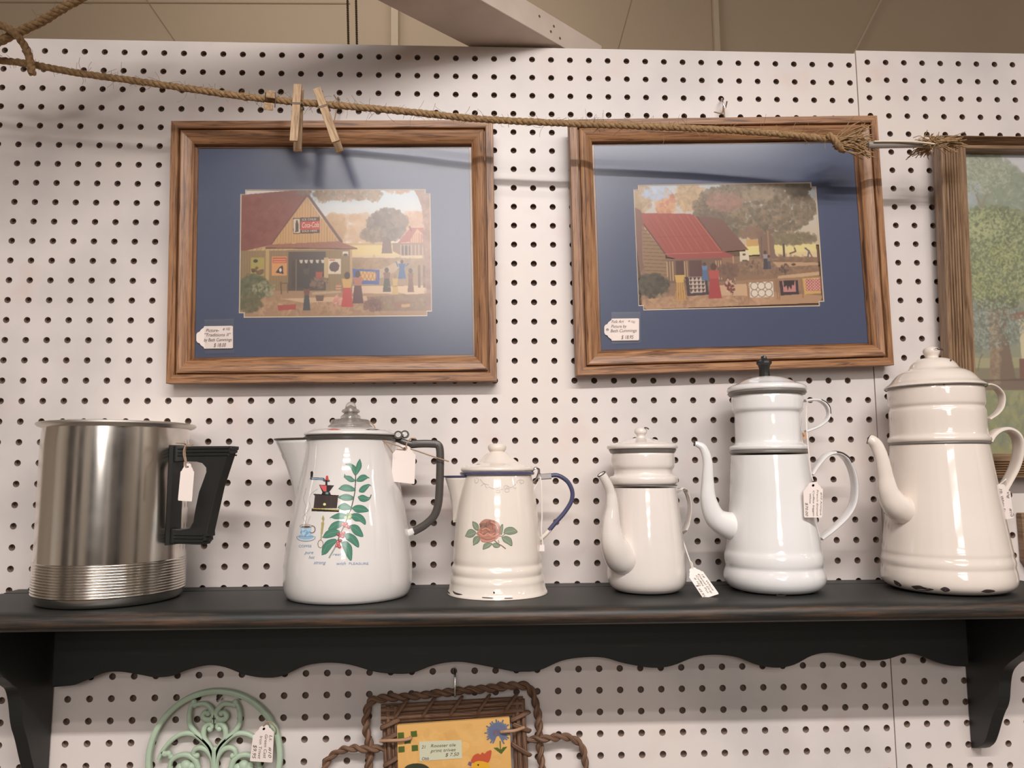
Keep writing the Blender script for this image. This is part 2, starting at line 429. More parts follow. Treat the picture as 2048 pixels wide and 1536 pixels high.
for i, px in enumerate((697, 714)):
    mb = MB(); a, b = P(px - 2, 0, -.4), P(px, 96, -.4); d = (b - a) / np.linalg.norm(b - a)
    pts = [a - d * .25 + d * t for t in np.arange(0, .55, .0022)]
    rr = [.0016 + .0010 * (k % 2) for k in range(len(pts))]
    sweep(mb, pts, rr, segs=6)
    tag(mb.build('hanging_chain', mat('dark_chain', (98, 76, 56), rough=.5, metal=.6)),
        ['thin dark ball chain hanging behind the pegboard, left one of the pair', 'thin dark ball chain hanging behind the pegboard, right one of the pair'][i], 'chain', 'chains hanging behind the pegboard')

# whitewashed beam resting on the board
BA, BB_ = np.array([.593, 0, -.0045]), np.array([.7235, 0, -.0045])
BD = np.array([-.0965, -.0875, 0]); BD /= np.linalg.norm(BD)
mb = MB(); t0, t1, hh = -.09, .85, .036
v = [BA + BD * t0, BB_ + BD * t0, BB_ + BD * t1, BA + BD * t1]
g = [(t0, 0, 0), (t0, .13, 0), (t1, .13, 0), (t1, 0, 0)]
mb.add(v + [q + np.array([0, 0, hh]) for q in v], [(0, 1, 2, 3), (7, 6, 5, 4), (0, 4, 5, 1), (1, 5, 6, 2), (2, 6, 7, 3), (3, 7, 4, 0)])
beam = empty('ceiling_beam', BA, 'whitewashed wooden plank resting on the top edge of the pegboard', 'beam')
mb.build('plank', M_BEAM, beam, smooth=0, bevel=.001)
for (t, h_) in ((.012, .022), (.018, .012), (.04, .024), (.0, .010)):
    mb = MB(); c = BB_ + BD * t + np.array([0, 0, h_]); nrm = np.array([BD[1], -BD[0], 0]) * -1
    if nrm[0] < 0: nrm = -nrm
    lathe_pts = [(0.0018 * math.cos(q), 0.0018 * math.sin(q)) for q in np.arange(10) * 2 * PI / 10]
    prism(mb, lathe_pts, c - nrm * .001, BD, (0, 0, 1), nrm, .0014); mb.build('nail_head', mat('rusty_nail', (120, 84, 60), rough=.7), beam, smooth=0)

# ================================================================ painted canvas (numpy raster -> coloured mesh)
class Canvas:
    def __init__(s, w, h, res, x0=0, y0=0, seed=1):
        """w,h in source units, res samples per unit"""
        s.x0, s.y0, s.res = x0, y0, res; s.W, s.H = int(round(w * res)), int(round(h * res))
        s.a = np.zeros((s.H, s.W, 3)); s.m = np.zeros((s.H, s.W), bool); s.rng = np.random.default_rng(seed)
    def _win(s, x0, x1, y0, y1):
        i0, i1 = max(0, int((x0 - s.x0) * s.res)), min(s.W, int((x1 - s.x0) * s.res) + 2)
        j0, j1 = max(0, int((y0 - s.y0) * s.res)), min(s.H, int((y1 - s.y0) * s.res) + 2)
        if i1 <= i0 or j1 <= j0: return None
        X, Y = np.meshgrid((np.arange(i0, i1) + .5) / s.res + s.x0, (np.arange(j0, j1) + .5) / s.res + s.y0)
        return i0, i1, j0, j1, X, Y
    def put(s, w, k, col, op=1.0):
        i0, i1, j0, j1 = w[:4]; sub = s.a[j0:j1, i0:i1]; c = np.array(col, float)
        sub[k] = sub[k] * (1 - op) + c * op; s.m[j0:j1, i0:i1] |= k
    def poly(s, pts, col, op=1.0):
        p = np.array(pts, float); w = s._win(p[:, 0].min(), p[:, 0].max(), p[:, 1].min(), p[:, 1].max())
        if w is None: return
        X, Y = w[4:]; k = np.zeros(X.shape, bool)
        for (xa, ya), (xb, yb) in zip(p, np.roll(p, -1, 0)):
            if ya == yb: continue
            c = ((ya > Y) != (yb > Y)) & (X < (xb - xa) * (Y - ya) / (yb - ya) + xa); k ^= c
        s.put(w, k, col, op)
    def ell(s, cx, cy, rx, ry, col, op=1.0, ang=0.0):
        r = max(rx, ry); w = s._win(cx - r, cx + r, cy - r, cy + r)
        if w is None: return
        X, Y = w[4] - cx, w[5] - cy; c, d = math.cos(ang), math.sin(ang)
        s.put(w, ((X * c + Y * d) / rx) ** 2 + ((-X * d + Y * c) / ry) ** 2 < 1, col, op)
    def line(s, pts, wd, col, op=1.0):
        for (xa, ya), (xb, yb) in zip(pts[:-1], pts[1:]):
            w = s._win(min(xa, xb) - wd, max(xa, xb) + wd, min(ya, yb) - wd, max(ya, yb) + wd)
            if w is None: continue
            X, Y = w[4:]; dx, dy = xb - xa, yb - ya; L = dx * dx + dy * dy + 1e-9
            t = np.clip(((X - xa) * dx + (Y - ya) * dy) / L, 0, 1)
            s.put(w, (X - xa - t * dx) ** 2 + (Y - ya - t * dy) ** 2 < (wd / 2) ** 2, col, op)
    def dabs(s, cx, cy, rx, ry, cols, n, size, op=.6, flat=.6):
        for _ in range(n):
            t, r = s.rng.random() * 2 * PI, math.sqrt(s.rng.random())
            x, y = cx + rx * r * math.cos(t), cy + ry * r * math.sin(t)
            c = np.array(cols[s.rng.integers(len(cols))], float) + s.rng.normal(0, 5)
            z = size * (.5 + s.rng.random()); s.ell(x, y, z, z * flat, c, op, s.rng.random() * 3)
    def grad(s, y0, y1, c0, c1):
        w = s._win(s.x0, s.x0 + s.W / s.res, y0, y1); X, Y = w[4:]; t = np.clip((Y - y0) / (y1 - y0), 0, 1)[..., None]
        s.a[w[2]:w[3], w[0]:w[1]] = np.array(c0, float) * (1 - t) + np.array(c1, float) * t; s.m[w[2]:w[3], w[0]:w[1]] = True
    def blur(s, it=1):
        for _ in range(it):
            p = np.pad(s.a, ((1, 1), (1, 1), (0, 0)), 'edge')
            s.a = (p[1:-1, 1:-1] * 2 + p[:-2, 1:-1] + p[2:, 1:-1] + p[1:-1, :-2] + p[1:-1, 2:]) / 6
    def fade(s, k, c): s.a = s.a * (1 - k) + np.array(c, float) * k  # pale veil blended into print colours, standing for haze on the glass
    def mesh(s, name, fn, material, parent=None, keep=None):
        """fn(X, Y arrays in source units) -> (...,3); one coloured quad per sample"""
        GX, GY = np.meshgrid(np.arange(s.W + 1) / s.res + s.x0, np.arange(s.H + 1) / s.res + s.y0)
        m = s.m if keep is None else keep
        idx = np.arange((s.W + 1) * (s.H + 1)).reshape(s.H + 1, s.W + 1)
        j, i = np.nonzero(m)
        q = np.stack([idx[j, i], idx[j + 1, i], idx[j + 1, i + 1], idx[j, i + 1]], 1)
        used, inv = np.unique(q.ravel(), return_inverse=True)
        V = fn(GX.ravel()[used], GY.ravel()[used]); nf = len(q)
        me = bpy.data.meshes.new(name); me.vertices.add(len(used)); me.vertices.foreach_set('co', np.asarray(V, np.float32).ravel())
        me.loops.add(nf * 4); me.loops.foreach_set('vertex_index', inv.astype(np.int32).ravel())
        me.polygons.add(nf); me.polygons.foreach_set('loop_start', np.arange(nf, dtype=np.int32) * 4)
        me.update(calc_edges=True)
        c = np.clip(s.a[j, i] / 255, 0, 1); c = np.where(c <= .04045, c / 12.92, ((c + .055) / 1.055) ** 2.4)
        c4 = np.ones((nf, 4, 4), np.float32); c4[:, :, :3] = c[:, None, :]
        at = me.color_attributes.new('Col', 'FLOAT_COLOR', 'CORNER'); at.data.foreach_set('color', c4.ravel())
        me.polygons.foreach_set('use_smooth', [True] * nf)
        me.materials.append(material); o = bpy.data.objects.new(name, me); COL.objects.link(o)
        if parent is not None:
            o.parent = parent; o.matrix_parent_inverse = Matrix.Translation(-full_loc(parent))
        return o
M_PRINT = vcol_mat('printed_paper', .6, .3)
M_DECAL = vcol_mat('fired_transfer_print', .13, .5)
M_TILE = vcol_mat('glazed_tile', .2, .5)
def quadfn(Q, x0, y0, w, h, n=0.0):
    def fn(X, Y):
        X = np.asarray(X, float); Y = np.asarray(Y, float); u = ((X - x0) / w)[..., None]; v = ((Y - y0) / h)[..., None]
        a, b, c, d = Q.c
        return (a * (1 - u) + b * u) * (1 - v) + (d * (1 - u) + c * u) * v + Q.n * n
    return fn
# ================================================================ shelf
ZS = -.7095; SD = .170
shelf = empty('wall_shelf', (P(0, 1180, 0)[0], 0, ZS), 'long distressed black wooden wall shelf with scalloped apron, holding the pots', 'shelf')
SX0, SX1 = P(38, 1186, 0)[0] + .03, P(2018, 1156, 0)[0] - .03
def shelf_board():
    mb = MB()
    prof = [(-.0015, 0, 0), (-.030, 0, 0), (-.0305, -.004, 0), (-.034, -.004, 0), (-.0345, 0, 0), (-SD + .016, 0, .05), (-SD + .009, -.0004, .35), (-SD + .004, -.0022, .8),
            (-SD + .001, -.0055, 1.0), (-SD, -.0095, .9), (-SD + .001, -.0135, 1.0), (-SD + .004, -.0168, .8), (-SD + .009, -.019, .3), (-SD + .03, -.0195, 0), (-.0015, -.0195, 0)]
    xs = np.linspace(0, 1, 60); v = []; g = []; f = []; n = len(prof)
    for i, t in enumerate(xs):
        x = SX0 - .03 + (SX1 - SX0 + .06) * t
        e = min(t, 1 - t) * (SX1 - SX0 + .06)
        sh = .0 if e > .03 else .03 - math.sqrt(max(0, .03 ** 2 - (.03 - e) ** 2))      # rounded front corners
        for y, z, wr in prof:
            yy = y if y > -.05 else min(-.05, y + sh)
            v.append((x, yy, ZS + z)); g.append((x, wr, 0))
    for i in range(len(xs) - 1):
        for k in range(n):
            l = (k + 1) % n; f.append((i * n + k, (i + 1) * n + k, (i + 1) * n + l, i * n + l))
    f.append(tuple(range(n))); f.append(tuple((len(xs) - 1) * n + k for k in range(n))[::-1])
    mb.add(v, f, g); mb.build('shelf_board', M_SHELF, shelf, smooth=50)
shelf_board()
AP = [(102, 1375), (126, 1373), (150, 1370), (175, 1360), (210, 1346), (240, 1344), (280, 1350), (310, 1355), (345, 1352), (375, 1340), (415, 1331), (450, 1335), (490, 1350), (530, 1356), (565, 1352),
      (610, 1332), (655, 1326), (700, 1330), (750, 1344), (790, 1348), (825, 1346), (870, 1330), (915, 1324), (960, 1330), (1024, 1343), (1044, 1344), (1079, 1341), (1124, 1322), (1169, 1315),
      (1209, 1316), (1249, 1327), (1304, 1336), (1344, 1332), (1389, 1315), (1429, 1310), (1474, 1315), (1514, 1330), (1554, 1336), (1589, 1330), (1624, 1312), (1659, 1306), (1699, 1312),
      (1739, 1321), (1774, 1319), (1809, 1309), (1834, 1310), (1874, 1325), (1904, 1332), (1939, 1334)]
ap = [P(x, y, .020) for x, y in AP]; sp = spline([(q[0], q[2]) for q in ap], 4)
out = [(q[0], q[1]) for q in sp] + [(sp[-1][0], ZS - .0195), (sp[0][0], ZS - .0195)]
mb = MB(); prism(mb, out, (0, -.020, 0), (1, 0, 0), (0, 0, 1), (0, 1, 0), .017, gc=0); mb.g = [(a, 0, 0) for a, b, c in mb.g]
mb.build('scalloped_apron', M_SHELF, shelf, smooth=0, bevel=.0012)
def bracket(xpix, side, prof_px):
    """board on edge; prof_px = (photo y, distance from wall) down the curved front edge"""
    xw = P(xpix, 1400, .006)[0]; th = .014
    pr = [(.138, ZS - .0195), (.132, ZS - .040)] + [(d, P(xpix, y, d)[2]) for y, d in prof_px]
    pr = [tuple(v) for v in chaikin(pr, 2)] + [(.002, ZS - .0195)]
    mb = MB(); x0 = xw if side > 0 else xw - th
    prism(mb, pr, (x0, 0, 0), (0, -1, 0), (0, 0, 1), (1, 0, 0), th); mb.g = [(0, 0.02, 0)] * len(mb.v); mb.hasg = True
    mb.build('shelf_bracket', M_SHELF, shelf, smooth=0, bevel=.0015)
bracket(102, -1, [(1348, .11), (1362, .092), (1370, .084), (1376, .075), (1400, .068), (1450, .061), (1475, .051), (1520, .039), (1545, .030), (1560, .014), (1561, .002)])
bracket(1940, 1, [(1306, .11), (1320, .092), (1332, .078), (1345, .069), (1370, .064), (1408, .060), (1430, .048), (1475, .034), (1490, .026), (1497, .012), (1496, .002)])

# ================================================================ framed pictures
def frame_mesh(Qo, wd, prof, m, parent, depth, name='frame'):
    """Qo outer Quad at the front face; wd = rail width (or 4 inner corner points); prof = [(s, n)] from the outer edge inwards"""
    O = Qo.c
    I = wd
    mb = MB(); off = 0.0
    for i in range(4):
        j = (i + 1) % 4
        L = np.linalg.norm(O[j] - O[i]); W = np.linalg.norm(I[i] - O[i]) / math.sqrt(2)
        d = (O[j] - O[i]) / L; v = []; g = []; f = []
        pr = [(0, -depth)] + prof
        for s_, n_ in pr:
            for q in (O[i] * (1 - s_) + I[i] * s_, O[j] * (1 - s_) + I[j] * s_):
                v.append(q + Qo.n * n_); g.append((off + d @ (q - O[i]), s_ * W + i * .31, n_))
        for k in range(len(pr) - 1): f.append((2 * k, 2 * k + 1, 2 * k + 3, 2 * k + 2))
        mb.add(v, f, g); off += 1.7
    # closing back face
    bk = [c - Qo.n * depth for c in O] + [q - Qo.n * depth for q in I]
    mb.add(bk, [(i, (i + 1) % 4, (i + 1) % 4 + 4, i + 4) for i in range(4)], [(0, 0, 0)] * 8)
    return mb.build(name, m, parent, smooth=30)
OAKP = [(0.0, -.0015), (.02, 0), (.29, .0002), (.32, -.0008), (.335, -.0065), (.38, -.0065), (.395, -.0010), (.45, 0), (.62, -.0012), (.78, -.0035), (.86, -.0055), (.895, -.0065), (.90, -.0125), (.94, -.0135), (.985, -.0132), (1.0, -.0125), (1.0, -.016)]
def px_quad(c, Y): return Quad(*[P(x, y, yy) for (x, y), yy in zip(c, Y)])
def inset(Q, fx0, fy0, fx1, fy1): return [Q.at(fx0, fy0), Q.at(fx1, fy0), Q.at(fx1, fy1), Q.at(fx0, fy1)]
def mat_board(Qi, n, hole, notch, parent):
    """window mat: Qi inner quad, hole in u,v; notched corners"""
    u0, v0, u1, v1 = hole; a, b = notch
    H = [(u0 + a, v0), (u1 - a, v0), (u1 - a, v0 + b), (u1, v0 + b), (u1, v1 - b), (u1 - a, v1 - b), (u1 - a, v1), (u0 + a, v1), (u0 + a, v1 - b), (u0, v1 - b), (u0, v0 + b), (u0 + a, v0 + b)]
    O = [(u0 + a, 0), (u1 - a, 0), (u1 - a, 0), (1, v0 + b), (1, v1 - b), (1, v1 - b), (u1 - a, 1), (u0 + a, 1), (u0 + a, 1), (0, v1 - b), (0, v0 + b), (0, v0 + b)]
    O = [(u0 + a, 0), (u1 - a, 0), (1, 0), (1, v0 + b), (1, v1 - b), (1, 1), (u1 - a, 1), (u0 + a, 1), (0, 1), (0, v1 - b), (0, v0 + b), (0, 0)]
    def ring(A, B, n0, n1, name, m):
        mb = MB(); k = len(A)
        mb.add([Qi.at(*q, n0) for q in A] + [Qi.at(*q, n1) for q in B], [(i, (i + 1) % k, (i + 1) % k + k, i + k) for i in range(k)])
        return mb.build(name, m, parent, smooth=0)
    ring(O, H, n, n, 'mat_board', M_MAT)
    cx, cy = (u0 + u1) / 2, (v0 + v1) / 2; e = .0035
    H2 = [(u + (e if u < cx else -e), v + (e * 1.3 if v < cy else -e * 1.3)) for u, v in H]
    ring(H, H2, n, n - .0012, 'bevel_cut', M_BEVELCORE)

# ---- left artwork (source units: the zoom of the photo, 1950 x 1330)
def art_store():
    c = Canvas(1880, 1256, .235, 92, 88, 3)
    c.grad(88, 620, (196, 212, 224), (236, 222, 206))
    c.dabs(1250, 480, 420, 130, [(206, 172, 134), (214, 182, 150), (196, 160, 122)], 260, 45, .5)
    c.dabs(1010, 470, 110, 130, [(198, 164, 122), (186, 152, 112)], 160, 35, .5)
    c.dabs(1800, 430, 130, 120, [(214, 176, 146), (200, 160, 130)], 120, 35, .5)
    c.grad(620, 760, (196, 166, 112), (216, 192, 132)); c.poly([(1100, 640), (1925, 640), (1925, 745), (1100, 745)], (226, 204, 140)); c.poly([(1180, 740), (1925, 735), (1925, 775), (1300, 790), (1180, 770)], (222, 196, 160))
    c.poly([(1180, 760), (1925, 775), (1925, 1344), (1180, 1344)], (168, 138, 106)); c.dabs(1550, 830, 350, 50, [(150, 122, 90), (178, 146, 110)], 120, 40, .4, .3)
    c.poly([(1190, 1040), (1925, 1040), (1925, 1120), (1500, 1180), (1300, 1200), (1190, 1150)], (224, 194, 160))
    c.poly([(1230, 905), (1500, 870), (1640, 800), (1700, 800), (1620, 900), (1500, 960), (1230, 990)], (196, 170, 140))
    c.dabs(1540, 440, 190, 150, [(120, 104, 92), (134, 114, 98), (106, 94, 86)], 420, 28, .6); c.dabs(1400, 540, 120, 70, [(126, 108, 94), (150, 128, 104)], 150, 25, .6); c.dabs(1660, 400, 80, 60, [(140, 118, 104)], 60, 24, .6)
    c.poly([(1495, 590), (1570, 590), (1585, 720), (1480, 720)], (118, 94, 82))
    c.poly([(1770, 470), (1900, 470), (1925, 600), (1640, 620)], (176, 96, 86)); c.poly([(1835, 480), (1920, 560), (1920, 630), (1745, 620)], (214, 172, 136))
    for x in range(1765, 1920, 22): c.line([(x, 520 + abs(1840 - x) * .5), (x, 620)], 7, (170, 96, 80))
    c.poly([(1590, 620), (1925, 620), (1925, 745), (1680, 745), (1590, 700)], (150, 118, 100)); c.poly([(1680, 650), (1760, 650), (1760, 745), (1680, 745)], (96, 76, 70))
    for x in range(1670, 1925, 36): c.line([(x, 640), (x, 745)], 8, (206, 180, 156))
    c.line([(1760, 460), (1775, 500)], 16, (110, 70, 64))
    # main store
    c.poly([(92, 140), (610, 95), (705, 88), (760, 150), (400, 630), (100, 700), (92, 700)], (134, 74, 64))
    for k in range(16):
        x = 130 + k * 42; c.line([(x + 120, 110), (x - 260, 690)], 4, (112, 60, 54), .5)
    c.line([(92, 400), (560, 400)], 5, (108, 58, 52), .6); c.dabs(330, 400, 260, 270, [(150, 86, 72), (120, 64, 58)], 90, 38, .25)
    c.poly([(100, 690), (1190, 680), (1190, 1100), (100, 1100)], (150, 124, 86))
    for x in range(110, 1190, 26): c.line([(x, 700), (x, 1090)], 4, (120, 98, 66), .6)
    c.poly([(745, 160), (1052, 602), (400, 625)], (204, 160, 104))
    for x in range(430, 1040, 27):
        top = 160 + (745 - x) * 1.33 if x < 745 else 160 + (x - 745) * 1.44
        c.line([(x, top + 12), (x, 612)], 5, (156, 116, 70), .75)
    c.line([(745, 130), (1085, 605)], 26, (104, 72, 60)); c.line([(735, 150), (398, 625)], 10, (100, 62, 52))
    c.poly([(400, 628), (1055, 600), (1242, 668), (1185, 684), (345, 668), (340, 650)], (158, 102, 80)); c.line([(345, 664), (1235, 676)], 10, (92, 62, 52))
    for k in range(12): c.line([(480 + k * 52, 615), (440 + k * 66, 660)], 5, (130, 80, 66), .6)
    c.poly([(565, 700), (930, 700), (930, 1090), (565, 1090)], (84, 72, 66)); c.poly([(600, 780), (920, 780), (920, 1060), (600, 1060)], (74, 64, 60))
    c.poly([(345, 680), (375, 680), (375, 1000), (345, 1000)], (196, 164, 110)); c.poly([(915, 760), (955, 760), (955, 960), (915, 960)], (206, 178, 128)); c.poly([(1168, 680), (1190, 680), (1190, 1000), (1168, 1000)], (196, 164, 116))
    c.line([(640, 780), (640, 1080)], 10, (140, 116, 90))
    for x in (690, 738, 790, 848, 900): c.poly([(x - 18, 782), (x + 18, 782), (x + 10, 818), (x - 10, 812)], (220, 206, 190))
    c.poly([(200, 758), (330, 758), (330, 935), (200, 935)], (176, 160, 84)); c.ell(245, 790, 22, 16, (60, 56, 48)); c.dabs(270, 890, 55, 32, [(96, 66, 50), (120, 84, 60)], 24, 16, .8)
    c.poly([(402, 748), (552, 748), (552, 935), (402, 935)], (222, 158, 96)); c.poly([(410, 756), (546, 756), (546, 812), (410, 812)], (196, 84, 66)); c.line([(420, 778), (536, 778)], 8, (226, 170, 120)); c.line([(420, 798), (536, 798)], 6, (226, 170, 120))
    c.poly([(440, 905), (480, 850), (510, 835), (515, 900), (520, 918)], (46, 42, 48)); c.ell(488, 880, 12, 20, (236, 226, 216))
    c.poly([(955, 772), (1078, 772), (1078, 920), (955, 920)], (232, 216, 192)); c.ell(1012, 850, 44, 50, (92, 72, 70), 1, .6); c.line([(1040, 810), (1062, 840), (1050, 880), (1020, 900)], 8, (92, 72, 70)); c.line([(968, 788), (1015, 786)], 8, (190, 60, 56))
    c.poly([(1096, 702), (1152, 702), (1152, 745), (1096, 745)], (232, 220, 200)); c.ell(1124, 735, 22, 12, (92, 80, 72))
    c.poly([(605, 370), (870, 358), (872, 518), (610, 526)], (74, 54, 50)); c.poly([(612, 380), (675, 376), (678, 515), (614, 520)], (222, 204, 176)); c.poly([(632, 430), (640, 390), (652, 390), (662, 430), (664, 505), (630, 508)], (70, 54, 50))
    c.poly([(684, 405), (872, 398), (872, 482), (684, 488)], (200, 64, 56))
    # ground and yard
    c.poly([(92, 1085), (1000, 1085), (1190, 1110), (1925, 1130), (1972, 1130), (1972, 1344), (92, 1344)], (172, 136, 104)); c.dabs(900, 1240, 800, 70, [(190, 152, 118), (156, 122, 92), (206, 168, 130)], 300, 48, .3, .25)
    c.poly([(500, 1160), (1330, 1140), (1340, 1185), (700, 1200)], (216, 180, 142)); c.poly([(1330, 1150), (1925, 1120), (1925, 1290), (1400, 1290)], (146, 116, 90)); c.dabs(1650, 1200, 260, 60, [(128, 104, 80), (160, 128, 96)], 130, 34, .4, .4)
    c.dabs(230, 1050, 150, 120, [(96, 100, 70), (112, 114, 80), (84, 88, 64)], 300, 24, .6); c.dabs(330, 1070, 120, 80, [(140, 140, 104), (170, 164, 132)], 90, 14, .6); c.dabs(190, 1200, 110, 80, [(92, 92, 64), (116, 108, 76)], 160, 26, .5)
    c.poly([(460, 1225), (640, 1215), (640, 1265), (470, 1275)], (176, 78, 70)); c.line([(490, 1000), (500, 1110)], 14, (110, 84, 60)); c.line([(560, 1010), (560, 1100)], 10, (110, 84, 60)); c.line([(490, 1010), (560, 1010)], 10, (120, 90, 66))
    c.poly([(800, 1100), (1080, 1085), (1085, 1105), (800, 1125)], (196, 170, 134)); c.poly([(830, 1130), (915, 1130), (905, 1185), (840, 1185)], (110, 84, 74)); c.dabs(860, 1000, 90, 60, [(120, 98, 82), (150, 116, 92), (96, 76, 70)], 60, 22, .6)
    c.poly([(830, 900), (900, 900), (895, 960), (835, 960)], (176, 84, 66))
    # quilt
    c.poly([(1195, 872), (1458, 885), (1455, 1028), (1200, 1020)], (60, 86, 164)); c.poly([(1250, 895), (1420, 905), (1420, 990), (1250, 985)], (222, 178, 92))
    for k in range(5): c.line([(1252 + k * 40, 895), (1300 + k * 36, 990)], 6, (176, 104, 74)); c.line([(1300 + k * 36, 900), (1252 + k * 40, 988)], 6, (176, 104, 74))
    def person(x, y, h, skirt, top, head=(74, 54, 46), ww=1.0):
        q = h / 10; c.poly([(x - 1.0 * q * ww, y + h * .42), (x + 1.0 * q * ww, y + h * .42), (x + 1.7 * q * ww, y + h), (x - 1.7 * q * ww, y + h)], skirt)
        c.poly([(x - 1.5 * q * ww, y + h * .2), (x + 1.5 * q * ww, y + h * .2), (x + 1.1 * q * ww, y + h * .46), (x - 1.1 * q * ww, y + h * .46)], top); c.ell(x, y + h * .11, .85 * q, 1.05 * q, head)
    person(1140, 900, 345, (194, 70, 66), (214, 172, 96)); person(1245, 890, 320, (96, 62, 66), (184, 116, 96))
    person(1530, 860, 240, (72, 70, 62), (136, 92, 82)); person(1612, 930, 195, (206, 172, 100), (206, 172, 100), (160, 120, 84)); person(1765, 870, 235, (120, 76, 60), (132, 84, 66), ww=.8); person(1680, 785, 190, (50, 92, 150), (50, 92, 150), ww=1.2)
    c.line([(1640, 850), (1625, 810)], 12, (50, 92, 150)); c.line([(1720, 850), (1745, 825)], 12, (50, 92, 150))
    person(745, 1010, 265, (70, 76, 80), (120, 80, 66), ww=.8); person(740, 820, 230, (70, 66, 62), (84, 78, 70), ww=.9)
    c.dabs(1045, 1180, 40, 55, [(206, 140, 126), (226, 180, 160)], 40, 16, .7); c.poly([(1030, 1020), (1080, 1020), (1080, 1090), (1030, 1090)], (176, 120, 92)); c.line([(1030, 1040), (1080, 1040)], 8, (216, 184, 150)); c.line([(1030, 1065), (1080, 1065)], 8, (216, 184, 150))
    for x in (1850, 1900): c.line([(x, 850), (x, 1050)], 26, (120, 84, 66))
    c.line([(1540, 1050), (1700, 1040)], 6, (160, 110, 80)); c.dabs(1400, 1230, 90, 50, [(134, 92, 78), (110, 80, 70)], 60, 22, .6); c.poly([(1600, 1200), (1750, 1190), (1760, 1250), (1610, 1270)], (150, 104, 84)); c.poly([(1670, 1225), (1755, 1220), (1755, 1250), (1672, 1256)], (206, 166, 110))
    # oak leaves overhead, trunk at right
    c.dabs(1150, 130, 340, 60, [(166, 138, 112), (150, 126, 100), (184, 150, 122), (136, 118, 94)], 420, 20, .65); c.dabs(920, 180, 70, 40, [(160, 134, 106)], 60, 14, .6); c.dabs(1410, 170, 60, 40, [(160, 134, 106)], 60, 14, .6); c.dabs(1650, 100, 120, 25, [(190, 150, 124)], 60, 16, .6)
    c.dabs(720, 110, 70, 30, [(120, 94, 78)], 60, 16, .6); c.poly([(150, 96), (600, 92), (150, 132)], (222, 216, 208))
    c.poly([(1805, 88), (1972, 88), (1972, 1300), (1918, 1300), (1925, 700), (1905, 450), (1885, 270), (1850, 170)], (156, 118, 102)); c.dabs(1940, 600, 30, 600, [(140, 104, 90), (172, 132, 114)], 160, 22, .4, 1.6)
    c.blur(1); c.fade(.16, (190, 166, 148)); return c  # haze of the glass mixed into the store print's colours
